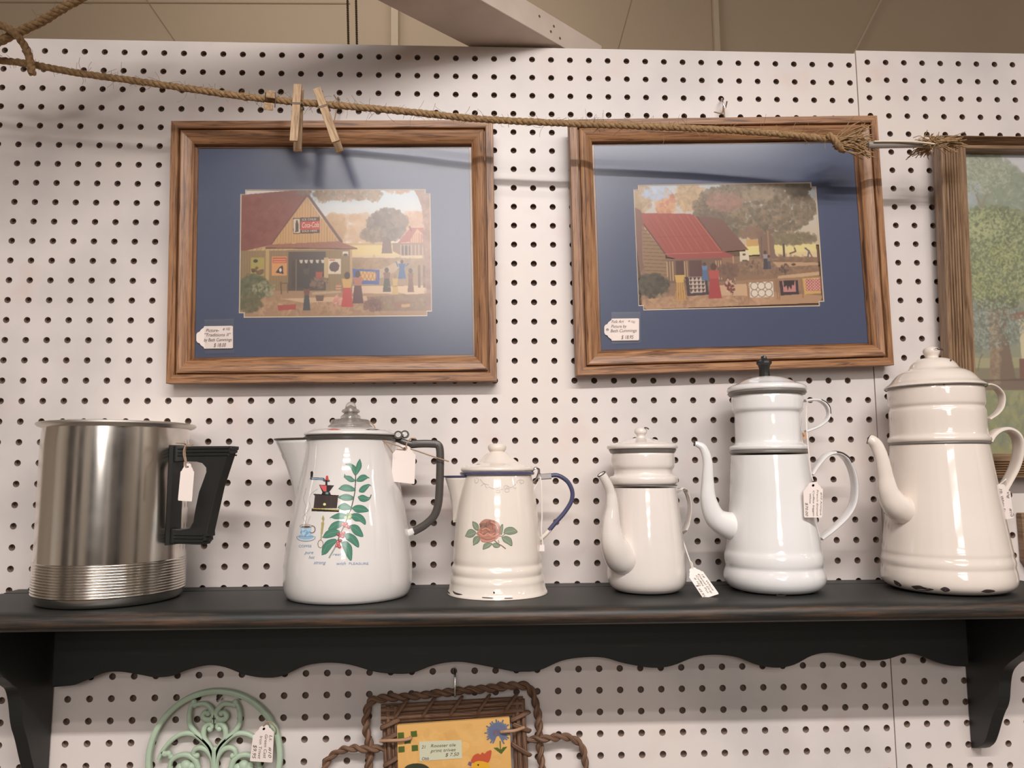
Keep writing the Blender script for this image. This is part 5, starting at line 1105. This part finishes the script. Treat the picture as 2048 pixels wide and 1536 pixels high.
mb = MB(); strap(mb, [P(x, y, Y) for x, y, Y in ((1974, 884, .082), (1982, 871, .082), (1996, 861, .082), (2014, 859, .082), (2030, 869, .082), (2037, 888, .080), (2035, 912, .078), (2027, 938, .076), (2012, 966, .076), (2000, 986, .078))], .0028, .0095); mb.build('handle', M_E6, pot6)
mb = MB(); strap(mb, [P(x, y, Y) for x, y, Y in ((1967, 770, .082), (1979, 770, .080), (1993, 777, .078), (2003, 792, .076), (2002, 812, .076), (1992, 827, .078), (1973, 840, .082))], .0016, .0062); mb.build('upper_handle', M_E6, pot6)
chips(B6, [[(1787, 1160), (1795, 1163), (1803, 1170), (1800, 1173), (1790, 1168)], [(1822, 1172), (1838, 1171), (1850, 1175), (1868, 1179), (1850, 1182), (1830, 1178)], [(1880, 1178), (1888, 1174), (1896, 1176), (1900, 1181), (1890, 1184)], [(1962, 1183), (1972, 1179), (1986, 1180), (1990, 1183), (1975, 1186)]], b6)
chips(Body(X6, C6, lp), [[(1885, 767), (1888, 766), (1890, 769), (1887, 770)], [(1900, 719), (1903, 719), (1903, 722), (1900, 722)]], lid6)
# ================================================================ rope line with clothespins
def rope(mb, pts, R_, pitch=.021, strands=3, seg=7, step=.0013, jitter=.12, seed=0, rs=.60):
    rnd = np.random.default_rng(seed); q = spline(pts, 40)
    L = np.r_[0, np.cumsum(np.linalg.norm(np.diff(q, axis=0), axis=1))]; n = max(8, int(L[-1] / step)); s_ = np.linspace(0, L[-1], n); c = np.stack([np.interp(s_, L, q[:, k]) for k in range(3)], 1)
    t = np.gradient(c, axis=0); t /= np.linalg.norm(t, axis=1)[:, None]; u = np.cross(t, (0, 1.0, 0)); u /= np.linalg.norm(u, axis=1)[:, None]; v = np.cross(t, u)
    Rv = np.broadcast_to(np.array(R_, float), (n,)) if np.ndim(R_) == 0 else np.interp(s_ / L[-1], np.linspace(0, 1, len(R_)), R_)
    for k in range(strands):
        ph = 2 * PI * (s_ / pitch + k / strands); w = 1 + jitter * np.interp(s_, np.arange(0, L[-1] + .02, .009), rnd.normal(0, 1, len(np.arange(0, L[-1] + .02, .009))))
        p = c + (u * np.cos(ph)[:, None] + v * np.sin(ph)[:, None]) * (Rv * (1 - rs) * w)[:, None]
        sweep(mb, p, Rv * rs * (.9 + .1 * w), segs=seg, gcl=True)
    return c, u, v
def fuzz(mb, c, u, v, R_, n, seed, lmin=.004, lmax=.020, th=.00016):
    rnd = np.random.default_rng(seed)
    for _ in range(n):
        i = rnd.integers(2, len(c) - 2); a = rnd.random() * 2 * PI; d = u[i] * math.cos(a) + v[i] * math.sin(a); t = (c[i + 1] - c[i - 1]); t /= np.linalg.norm(t); t *= rnd.choice([-1, 1])
        L = lmin + (lmax - lmin) * rnd.random() ** 2; cu = rnd.normal(0, .8, 3); p = c[i] + d * R_ * .7; dr = d * .5 + t * rnd.random() * 1.6 + rnd.normal(0, .3, 3); dr /= np.linalg.norm(dr); pts = [p]
        for k in range(5):
            dr = dr + cu * .25; dr /= np.linalg.norm(dr); pts.append(pts[-1] + dr * L / 5)
        sweep(mb, pts, th, segs=3, caps=False)
line = empty('jute_rope', P(850, 222, .060), 'jute rope stretched in front of the frames, tied to a rod at right', 'rope')
RY = .093
RP = [(-90, 100, RY + .01), (-20, 118, RY + .008), (60, 128, RY + .006), (150, 145, RY + .004), (300, 166, RY + .002), (450, 188, RY), (540, 199, RY), (640, 208, RY), (800, 222, RY), (960, 238, RY), (1140, 247, RY), (1300, 253, RY), (1450, 260, RY), (1560, 268, RY), (1640, 276, RY), (1668, 281, RY)]
mb = MB(); c, u, v = rope(mb, [P(*p) for p in RP], .0043, seed=1); mb.build('twisted_strands', M_ROPE, line, smooth=70)
mb = MB(); fuzz(mb, c, u, v, .0043, 620, 5, th=.0002); mb.build('loose_fibres', M_ROPE, line, smooth=0)['kind'] = 'stuff'
# knot and frayed fan at the right end
mb = MB(); rope(mb, [P(1656, 270, .097), P(1668, 278, .101), P(1676, 290, .099), P(1684, 300, .093), P(1692, 296, .087), P(1684, 282, .087), P(1672, 276, .093)], .0042, seed=3); mb.build('knot', M_ROPE, line, smooth=70)
rnd = np.random.default_rng(8); mb = MB()
for _ in range(90):
    a = P(1672 + rnd.normal(0, 4), 286 + rnd.normal(0, 5), .093 + rnd.normal(0, .002)); e = P(1728 + rnd.normal(4, 10), 286 + rnd.normal(0, 20), .089 + rnd.normal(0, .005)); m_ = (a + e) / 2 + rnd.normal(0, .003, 3); sweep(mb, spline([a, m_, e], 4), .0006, segs=4)
mb.build('frayed_end', M_ROPE, line, smooth=70)['kind'] = 'stuff'
rod = empty('steel_rod', P(1800, 290, .091), 'short dull steel rod with frayed cord tufts, between the cabin picture and woodland picture', 'rod')
mb = MB(); sweep(mb, [P(1735, 290, .091), P(1745, 290, .091), P(1890, 288, .091)], .0042, segs=18); mb.build('rod', M_STEEL, rod)
mb = MB(); sweep(mb, spline([P(1748, 283, .097), P(1790, 283, .097), P(1830, 284, .098), P(1868, 288, .098)], 5), .0012, .0016, segs=6); mb.build('ribbon_scrap', mat('pale_ribbon', (232, 220, 196), rough=.6), rod)
mb = MB()
for _ in range(110):
    a = P(1862 + rnd.normal(0, 8), 284 + rnd.normal(0, 3), .095); e = P(1862 + rnd.normal(12, 26), 283 + rnd.normal(0, 9), .093 + rnd.normal(0, .004)); sweep(mb, spline([a, (a + e) / 2 + rnd.normal(0, .002, 3), e], 4), .0005, segs=4)
for _ in range(60):
    a = P(1858 + rnd.normal(0, 6), 290, .089); e = P(1842 + rnd.normal(0, 14), 306 + rnd.normal(0, 6), .067 + rnd.normal(0, .006)); sweep(mb, spline([a, (a + e) / 2 + rnd.normal(0, .002, 3), e], 4), .0005, segs=4)
for _ in range(60):
    a = P(1876, 284, .095); e = P(1915 + rnd.normal(0, 10), 284 + rnd.normal(0, 7), .085 + rnd.normal(0, .004)); sweep(mb, spline([a, (a + e) / 2 + rnd.normal(0, .001, 3), e], 4), .0006, segs=4)
mb.build('frayed_tuft', M_ROPE, rod, smooth=70)['kind'] = 'stuff'
# second rope and its knot at upper left
r2 = empty('jute_rope', P(60, 60, .1), 'second jute rope rising to the upper left corner, with a hanging tail', 'rope')
mb = MB(); c, u, v = rope(mb, [P(-60, 118, .124), P(-10, 88, .124), P(30, 68, .122), P(80, 44, .124), P(130, 14, .126), P(180, -14, .128), P(260, -60, .130)], .0050, seed=4); mb.build('twisted_strands', M_ROPE, r2, smooth=70)
mb = MB(); fuzz(mb, c, u, v, .005, 70, 6); mb.build('loose_fibres', M_ROPE, r2, smooth=0)['kind'] = 'stuff'
mb = MB(); rope(mb, [P(-50, 34, .132), P(-10, 46, .134), P(15, 56, .134), P(33, 70, .132), P(44, 84, .126), P(54, 100, .122), P(60, 122, .120), P(64, 148, .120)], .0046, seed=5); mb.build('tail', M_ROPE, r2, smooth=70)

def clothespin(pivot, tipd, Y0, label, L=.072, spread=.004, face=(0, -1, 0), roll=0):
    """pivot: rope point, tipd: unit vector towards the handles' free end in the x-z plane"""
    r = empty('clothespin', pivot, label, 'clothespin', 'wooden clothespins on the rope')
    d = np.array(tipd, float); d /= np.linalg.norm(d); side = np.cross(d, (0, 1.0, 0)); side /= np.linalg.norm(side); nrm = np.array([0, -1.0, 0])
    w_ = .0047
    for s_, th, ex, nm in ((1, .0045, 0.0, 'front_leg'), (-1, .0045, .004, 'back_leg')):
        o = np.array(pivot) - d * .018 + nrm * (s_ * (.0052 if s_ > 0 else .0007))
        tilt = nrm * s_ * .055
        dd = d + tilt; dd /= np.linalg.norm(dd)
        out = [(0, .0012), (.003, 0), (.016, .0002), (.020, .0014), (.024, .0002), (L + ex - .002, .0), (L + ex, .0012), (L + ex, th), (0, th * .8)]
        mb = MB(); n3 = nrm * s_
        a = [o + dd * u_ + n3 * v_ - side * w_ for u_, v_ in out]; b = [q + side * 2 * w_ for q in a]; m = len(out)
        g = [(u_ + s_, v_, 0) for u_, v_ in out] + [(u_ + s_, v_, 2 * w_) for u_, v_ in out]
        mb.add(a + b, [tuple(range(m)), tuple(range(2 * m - 1, m - 1, -1))] + [(i, i + m, (i + 1) % m + m, (i + 1) % m) for i in range(m)], g); mb.build(nm, M_PIN, r, smooth=0, bevel=.0005)
    mb = MB(); o = np.array(pivot) + d * .010; R_ = .0078
    for k in (0, 1.6):
        q = o + d * (k * .001 - .004); sweep(mb, [q - side * (w_ + .0012) + nrm * .0106, q + side * (w_ + .0012) + nrm * .0108, q + side * (w_ + .0012) - nrm * .004, q - side * (w_ + .0012) - nrm * .004, q - side * (w_ + .0012) + nrm * .0106], .0006, segs=6)
    mb.build('spring', mat('dark_spring_wire', (110, 96, 84), rough=.4, metal=.8), r)
def dirpx(a, b, Y): q = P(*b, Y) - P(*a, Y); return q / np.linalg.norm(q)
clothespin(P(597, 204, .094), dirpx((600, 172), (594, 290), .094), 0, 'wooden clothespin hanging straight down, middle one of the three on the rope')
clothespin(P(646, 210, .094), dirpx((634, 185), (676, 302), .094), 0, 'wooden clothespin hanging at a slant, rightmost of the three on the rope')
# the end-on one
r = empty('clothespin', P(539, 199, .094), 'short looking wooden clothespin seen end-on, leftmost of the three on the rope', 'clothespin', 'wooden clothespins on the rope')
for nm, (a, b), tl in (('upper_leg', (541, 190), .07), ('lower_leg', (537, 212), -.07)):
    q = P(a, b, .128); dd = ray(a, b); dd /= np.linalg.norm(dd); sd = np.cross(dd, (0, 0, 1.0)); sd /= np.linalg.norm(sd); up_ = np.cross(sd, dd)
    dd = dd + up_ * tl * .3; L = .062; s_ = 1 if tl > 0 else -1; out = [(0, 0), (.004, -.0006), (L, 0), (L, .0052), (.0, .0075)]
    aa = [q + dd * u_ + up_ * s_ * (v_ - .0030) - sd * .0050 for u_, v_ in out]; bb_ = [p + sd * .0100 for p in aa]; m = len(out)
    mb = MB(); mb.add(aa + bb_, [tuple(range(m)), tuple(range(2 * m - 1, m - 1, -1))] + [(i, i + m, (i + 1) % m + m, (i + 1) % m) for i in range(m)], [(u_, v_, 0) for u_, v_ in out] + [(u_, v_, .009) for u_, v_ in out]); mb.build(nm, M_PIN, r, smooth=0, bevel=.0005)
mb = MB(); q = P(541, 199, .097); sweep(mb, [q + np.array([x, -.001, z]) for x, z in ((-.0058, -.010), (-.0058, .008), (.0058, .008), (.0058, -.010))], .0006, segs=6); mb.build('spring', MATS['dark_spring_wire'], r)

# ================================================================ hanging tags
GT = 'hanging paper price tags'
def hang(label, corners, Y, strings, lines=None, smat=M_STRING, hole=True, sr=.0007, textm=None, cm=None, twine=None):
    """corners: pixels of (hole-left?, ...) as u-v quad: (u0v0, u1v0, u1v1, u0v1)"""
    Q = Quad(*[P(x, y, yy) for (x, y), yy in zip(corners, Y)])
    if Q.n[1] > 0: Q.n = -Q.n
    r = empty('price_tag', Q.at(.09, .5), label, 'tag', GT)
    cd_ = tag_card(Q, r, hole)
    for s_ in strings:
        mb = MB(); sweep(mb, spline([P(*q) for q in s_], 6), sr, segs=6); mb.build('string', smat, r)
    if lines: tag_text(Q, cd_, lines, m=textm)
    return r
# u runs from the hole end (top) down; v across, so v=0 is the right-hand edge when hanging
hang('blank pink-white tag tied to the black handle of the aluminum pot', [(390, 927), (384, 1003), (356, 1001), (363, 927)], (.155, .155, .155, .155),
     [[(372, 934, .156), (370, 922, .158), (367, 908, .160), (369, 896, .160), (374, 889, .150)], [(374, 934, .156), (372, 920, .140), (370, 905, .135), (372, 892, .140), (368, 887, .15), (352, 886, .155)], [(374, 890, .152), (386, 889, .152)]], smat=M_TWINE)
hang('blank pink-white tag tied to the black hinge of the printed percolator', [(832, 893), (829, 968), (783, 963), (786, 889)], (.099, .099, .099, .099),
     [[(809, 899, .100), (812, 896, .102), (814, 886, .100), (822, 877, .098), (832, 878, .094)], [(809, 899, .100), (800, 893, .104), (785, 888, .106), (766, 880, .108), (756, 868, .108), (748, 852, .104), (738, 842, .100)],
      [(760, 874, .110), (770, 884, .110), (786, 906, .108)], [(814, 896, .099), (834, 902, .096), (866, 913, .090), (898, 923, .088)]], smat=M_TWINE)
hang('slanting handwritten tag hanging beside the smallest drip pot', [(1397, 1131), (1438, 1188), (1407, 1198), (1370, 1142)], (.098, .118, .118, .098),
     [[(1384, 1137, .098), (1382, 1128, .096), (1374, 1105, .085), (1366, 1080, .066), (1363, 1068, .052)], [(1386, 1137, .099), (1384, 1127, .098), (1379, 1121, .092)]],
     [('18  White', .26, .22, .15, .6), ('Enamel Drip', .22, .40, .15, .7), ('Coffee Pot', .24, .58, .15, .65), ('# 102', .3, .76, .15, .3), ('$ 49.95', .52, .93, .2, .44)])
hang('handwritten tag hanging by white string in front of the tall drip pot', [(1646, 962), (1644, 1035), (1608, 1035), (1606, 967)], (.122, .122, .122, .122),
     [[(1626, 962, .123), (1622, 945, .123), (1617, 900, .122), (1613, 850, .110), (1613, 812, .080), (1615, 801, .068)]],
     [('#10 Antique', .3, .12, .13, .64), ('French Enamel', .22, .32, .13, .74), ('Coffee biggin', .22, .52, .13, .74), ('White', .3, .70, .13, .3), ('$70.00', .56, .92, .2, .4)])
hang('handwritten tag leaning on the right side of the largest ivory pot', [(2018, 968), (2027, 1036), (1998, 1041), (1984, 969)], (.120, .115, .115, .120),
     [[(1994, 972, .121), (2000, 968, .108), (2008, 962, .092), (2012, 958, .088), (2006, 966, .066), (1998, 972, .080)]],
     [('Vtg', .2, .22, .22, .22), ('#10', .7, .2, .22, .25), ('Ht. White Enam.', .12, .62, .22, .84)])
# white thread hanging from the rose pot
t = empty('cotton_thread', P(1084, 960, .09), 'thin white thread with a tiny clip hanging behind the rose pot handle', 'thread', None)
mb = MB(); sweep(mb, spline([P(1080, 953, C3 + .006), P(1083, 975, C3 + .012), P(1084, 1030, C3 + .014), P(1083, 1060, C3 + .016), P(1086, 1092, C3 + .016)], 6), .0008, segs=6); sweep(mb, spline([P(1082, 955, C3 + .004), P(1075, 966, C3 + .005), P(1066, 984, C3 + .006)], 5), .0006, segs=6); mb.build('thread', M_STRING, t)
mb = MB(); q = P(1084, 1096, C3 + .016); box(mb, q[0] - .0028, q[0] + .0028, q[1] - .001, q[1] + .001, q[2] - .0035, q[2] + .0035); mb.build('clip', M_PAPER, t, smooth=0)

# ================================================================ green trivet
CT = P(429.5, 1516, .010); ppm = np.linalg.norm(P(430, 1516, .010) - P(429, 1516, .010))
tv = empty('cast_iron_trivet', CT - np.array([0, 0, .08]), 'round mint green cast iron trivet with scrollwork, hanging under the shelf', 'trivet')
RT = 131 * ppm; mb = MB(); a = np.linspace(0, 2 * PI, 97)[:-1]
sweep(mb, [CT + np.array([math.cos(k), 0, math.sin(k)]) * RT for k in a], .0034, .0042, segs=12, up=(0, 1, 0), power=4, closed=True); mb.build('outer_ring', M_MINT, tv, smooth=50)
def zt(x, y, yo=0): return P(260 + x / 5.389, 1330 + y / 5.389, .010 + yo)
STR = [[(915, 1130), (905, 1060), (890, 960), (830, 860), (760, 790), (690, 745), (600, 735), (510, 765), (420, 840), (350, 930), (310, 1020)],
       [(900, 980), (860, 880), (790, 800), (700, 720), (650, 640), (640, 540), (660, 440), (690, 400)],
       [(895, 940), (850, 860), (800, 790), (795, 710), (820, 650), (870, 630), (885, 665), (865, 690)],
       [(905, 620), (905, 540), (880, 480), (820, 420), (740, 420), (700, 430)],
       [(900, 560), (860, 590), (800, 580), (785, 540), (810, 505), (840, 520)],
       [(908, 1130), (890, 1010), (830, 920), (760, 890), (700, 910), (685, 960), (720, 980)],
       [(740, 1110), (700, 1020), (620, 970), (530, 975), (450, 1030), (430, 1110)],
       [(350, 930), (380, 960), (420, 950), (440, 990)]]
k = 0
for s_ in STR:
    for mir in (0, 1):
        pts = [((1826 - x) if mir else x, y) for x, y in s_]
        for flip in (0, 1):
            q = [zt(x, 1150 + (1150 - y) * .72 if flip else y) for x, y in pts]
            q = spline(q, 6); n = len(q); w_ = np.interp(np.linspace(0, 1, n), [0, .6, 1], [.0034, .0030, .0022])
            mb = MB(); sweep(mb, q, w_, .0032, segs=10, up=(0, 1, 0), power=2.6)
            if np.linalg.norm(s_[-1]) and len(s_) < 9:      # bead at the curl's end
                e = q[-1]; lat = [(.0036 * math.sin(t_), .0036 * math.cos(t_)) for t_ in np.linspace(0, PI, 9)]
                b = len(mb.v)
                for r_, z_ in lat: mb.v += [tuple(e + np.array([r_ * math.cos(t_), z_ * .9, r_ * math.sin(t_)])) for t_ in np.linspace(0, 2 * PI, 13)[:-1]]
                mb.g += [(0, 0, 0)] * (len(mb.v) - len(mb.g))
                for i in range(8):
                    for j in range(12): mb.f.append((b + i * 12 + j, b + i * 12 + (j + 1) % 12, b + (i + 1) * 12 + (j + 1) % 12, b + (i + 1) * 12 + j))
            mb.build('scroll', M_MINT, tv, smooth=60)
for flip in (0, 1):
    q = [zt(913, 880), zt(912, 1000), zt(912, 1145)] if not flip else [zt(913, 1420), zt(912, 1300), zt(912, 1155)]
    mb = MB(); sweep(mb, spline(q, 6), [.0015] + [.0052] * 12, .0036, segs=12, up=(0, 1, 0)); mb.build('stem', M_MINT, tv, smooth=60)
for cx_ in (600, 1226):
    for flip in (0, 1):
        mb = MB()
        for (dx, dy, r_) in ((0, 1090, .007), (-60, 1110, .0055), (60, 1100, .0055), (0, 1160, .006)):
            e = zt(cx_ + dx, dy + (180 if flip else 0))
            b = len(mb.v)
            for t1 in np.linspace(0, PI, 9): mb.v += [tuple(e + np.array([r_ * math.sin(t1) * math.cos(t_), .0045 * math.cos(t1), r_ * math.sin(t1) * math.sin(t_)])) for t_ in np.linspace(0, 2 * PI, 15)[:-1]]
            mb.g += [(0, 0, 0)] * (len(mb.v) - len(mb.g))
            for i in range(8):
                for j in range(14): mb.f.append((b + i * 14 + j, b + i * 14 + (j + 1) % 14, b + (i + 1) * 14 + (j + 1) % 14, b + (i + 1) * 14 + j))
        mb.build('rosette', M_MINT, tv, smooth=60)
mb = MB(); q = zt(945, 385, .006); sweep(mb, [np.array([q[0], 0, q[2]]), np.array([q[0], -.016, q[2]]), np.array([q[0] + .001, -.020, q[2] + .003])], .0016, segs=8)
tag(mb.build('peg_hook', M_CHROME), 'small metal peg holding up the mint green trivet', 'hook', 'peg hooks')
hang('handwritten tag tied to the edge of the mint green trivet', [(549, 1446), (545, 1525), (500, 1522), (508, 1456)], (.024, .024, .024, .024), [[(527, 1452, .025), (534, 1444, .027), (542, 1446, .026), (552, 1458, .022), (550, 1468, .012), (543, 1450, .004)]],
     [('Lt.   #10', .28, .20, .2, .6), ('Green Cast', .24, .42, .2, .66), ('Iron Trivet', .26, .66, .2, .66), ('$9.95', .5, .92, .24, .42)], smat=M_TWINE)

# ================================================================ wicker rooster plaque
wk = empty('wicker_rooster_trivet', P(905, 1536, .01) - np.array([0, 0, .08]), 'yellow rooster tile in a twisted wicker frame, hanging under the shelf', 'trivet')
def wrope(pts, R_, name, seed, pitch=.026, strands=2):
    mb = MB(); rope(mb, [P(*p) for p in pts], R_, pitch=pitch, strands=strands, seg=9, jitter=.18, seed=seed, rs=.56); return mb.build(name, M_WICKER, wk, smooth=75)
wrope([(738, 1650, .012), (736, 1560, .012), (739, 1500, .012), (732, 1450, .012), (738, 1408, .012), (760, 1397, .012), (830, 1392, .013), (900, 1384, .014), (980, 1376, .013), (1040, 1371, .012), (1060, 1378, .012), (1072, 1410, .012), (1078, 1450, .012), (1080, 1500, .012), (1086, 1560, .012), (1086, 1650, .012)], .0052, 'outer_braid', 11)
wrope([(775, 1496, .012), (740, 1498, .018), (700, 1497, .014), (668, 1508, .012), (650, 1530, .012), (646, 1570, .012), (660, 1610, .012), (735, 1625, .014)], .0046, 'side_loop', 12)
wrope([(1050, 1480, .012), (1085, 1478, .018), (1130, 1474, .014), (1160, 1488, .012), (1170, 1520, .012), (1172, 1570, .012), (1160, 1605, .012), (1088, 1615, .014)], .0046, 'side_loop', 13)
for k, off in enumerate((-8, 0, 8, 15, 21)):
    mb = MB()
    for (p0, p1) in (((762, 1421 + off), (1046, 1405 + off)), ((776 + min(off, 16), 1412), (781 + min(off, 16), 1660)), ((1034 + min(off, 11), 1398), (1044 + min(off, 11), 1660))):
        sweep(mb, spline([P(*p0, .020 if off in (0, 15) else .016), P((p0[0] + p1[0]) / 2 + 1.5, (p0[1] + p1[1]) / 2, .020 if off in (0, 15) else .016), P(*p1, .020 if off in (0, 15) else .016)], 12), .0028, segs=10, gcl=True)
    mb.build('frame_rod', M_WICKER, wk, smooth=70)
W1 = [((790 + i * 55, 1434 - i * 3), (812 + i * 55, 1402 - i * 3)) for i in range(5)]
for (a, b) in W1 + [((764, 1455), (796, 1440)), ((766, 1480), (798, 1466)), ((770, 1530), (800, 1512)), ((1024, 1440), (1056, 1424)), ((1026, 1490), (1058, 1510)), ((1028, 1450), (1058, 1462))]:
    mb = MB(); p0, p1 = P(*a, .012), P(*b, .012); m_ = (P(*a, .024) + P(*b, .024)) / 2; sweep(mb, spline([p0, P(*a, .021), m_, P(*b, .021), p1], 5), .0032, .0018, segs=8, gcl=True); mb.build('wrap', M_WICKER, wk, smooth=70)
TQ = Quad(P(794, 1451, .027), P(1019, 1435, .027), P(1027, 1652, .027), P(799, 1660, .027))
mb = MB(); mb.add(TQ.c + [c_ - TQ.n * .0065 for c_ in TQ.c], [(0, 1, 2, 3), (7, 6, 5, 4), (0, 4, 5, 1), (1, 5, 6, 2), (2, 6, 7, 3), (3, 7, 4, 0)]); tile = mb.build('tile', mat('yellow_glaze', (226, 176, 108), rough=.2), wk, smooth=0, bevel=.0012)
def art_tile():
    c = Canvas(1665, 1590, .28, 98, 128, 6)          # units of the close zoom, 7.31 per pixel
    c.grad(128, 1718, (226, 176, 106), (222, 168, 98)); c.dabs(900, 600, 800, 400, [(230, 182, 112), (218, 168, 100)], 160, 90, .3)
    g = (84, 100, 44)
    for (i, j) in ((0, 0), (2, 0), (1, 1), (0, 3), (2, 3)):
        if j < 3: x, y = 104 + i * 96, 240 + j * 92 - i * 4
        else: x, y = 108 + i * 98, 455 - i * 4
        c.poly([(x, y), (x + 92, y - 3), (x + 94, y + 88), (x + 2, y + 92)], g)
    for k in range(34):
        a = k / 34 * 2 * PI; r = 165 + 25 * math.sin(k * 2.3)
        if abs(math.sin(a) - 1) < .04: continue
        c.line([(1580 + 30 * math.cos(a), 335 + 30 * math.sin(a)), (1580 + r * math.cos(a), 335 + r * math.sin(a))], 24, (104, 112, 138))
    c.ell(1560, 335, 60, 60, (100, 106, 132)); c.dabs(1550, 335, 40, 30, [(130, 92, 100)], 14, 14, .7)
    c.line([(1610, 470), (1612, 640)], 16, (96, 108, 48)); c.poly([(1505, 560), (1570, 560), (1615, 600), (1650, 560), (1715, 556), (1620, 662)], g)
    c.poly([tuple(q) for q in spline([(1165, 740), (1210, 660), (1280, 630), (1310, 650), (1340, 618), (1375, 640), (1410, 610), (1478, 600), (1450, 740), (1400, 780), (1300, 750), (1200, 770), (1165, 740)], 5)], (196, 88, 58))
    c.poly([tuple(q) for q in spline([(1180, 900), (1190, 790), (1260, 745), (1360, 755), (1430, 800), (1470, 950), (1600, 1200), (1300, 1420), (900, 1400), (600, 1250), (800, 1120), (1080, 1050), (1150, 1000), (1180, 900)], 6)], (226, 168, 50)); c.ell(1275, 800, 13, 13, (60, 40, 36)); c.poly([(1185, 760), (1140, 740), (1120, 790), (1170, 820)], (130, 96, 110)); c.poly([(1180, 830), (1090, 845), (1170, 880)], (196, 110, 70))
    c.poly([tuple(q) for q in spline([(145, 830), (230, 750), (340, 724), (460, 740), (550, 800), (570, 900), (640, 1200), (500, 1300), (480, 1000), (380, 900), (250, 850), (200, 820), (145, 830)], 6)], (62, 64, 48)); c.poly([(700, 820), (740, 850), (700, 1100), (640, 1050)], (190, 196, 190))
    c.blur(1); return c
cv = art_tile(); cv.mesh('tile_painting', quadfn(TQ, cv.x0, cv.y0, cv.W / cv.res, cv.H / cv.res, .0002), M_TILE, tile)
def tq(zx, zy, n=.0005): return TQ.at((zx - 98) / 1665, (zy - 128 - (zx - 98) * 0) / 1590, n)
def onT(px, py, n):
    d = ray(px, py); t = ((TQ.c[0] + TQ.n * n - CAM) @ TQ.n) / (d @ TQ.n); return CAM + d * t
SQ = Quad(*[onT(780 + x / 7.31, 1420 + y / 7.31, .0004) for x, y in ((425, 462), (1045, 438), (1055, 705), (435, 745))])
mb = MB(); mb.add(SQ.c + [c_ + SQ.n * .0003 for c_ in SQ.c], [(4, 5, 6, 7), (3, 2, 1, 0), (0, 1, 5, 4), (1, 2, 6, 5), (2, 3, 7, 6), (3, 0, 4, 7)]); lab = mb.build('price_label', mat('cream_sticker', (206, 204, 176), rough=.6), tile, smooth=0)
tag_text(SQ, lab, [('21', .05, .36, .24, .1), ('Rooster tile', .26, .32, .24, .6), ('print trivet', .26, .58, .24, .6), ('$ 7.50', .6, .84, .26, .33), ('Obb', .04, .96, .22, .18)], n=.0006)
for pts in ([(760, 1482, .026), (780, 1481, .031), (805, 1480, .031), (820, 1477, .030), (821, 1474, .026)], [(1048, 1455, .024), (1030, 1461, .031), (1012, 1463, .031), (1002, 1464, .028)]):
    mb = MB(); sweep(mb, spline([P(*p) for p in pts], 6), .0019, segs=10); mb.build('reed_tie', M_REED, wk)
mb = MB(); sweep(mb, spline([P(909, 1337, .001), P(909, 1338, .014), P(910, 1352, .022), P(910, 1384, .026), P(910, 1392, .022), P(910, 1390, .006)], 6), .0013, segs=10)
tag(mb.build('peg_hook', M_CHROME), 'long wire hook holding up the wicker rooster trivet', 'hook', 'peg hooks')

# brown plaque edge at the far right, beside the largest pot
pl = MB(); q0 = P(2043, 1026, .012); out = [(0, 0), (.09, 0), (.09, -.10), (.03, -.088), (.008, -.074), (.0, -.06)]
prism(pl, [tuple(q) for q in out], q0, (1, 0, 0), (0, 0, 1), (0, 1, 0), .010); pl.g = [(a, b, 0) for a, b in out + out]; pl.hasg = True
tag(pl.build('wooden_plaque', M_DARKOAK, smooth=0, bevel=.001), 'dark brown wooden plaque, only its left edge showing, right of the ivory pot', 'plaque')
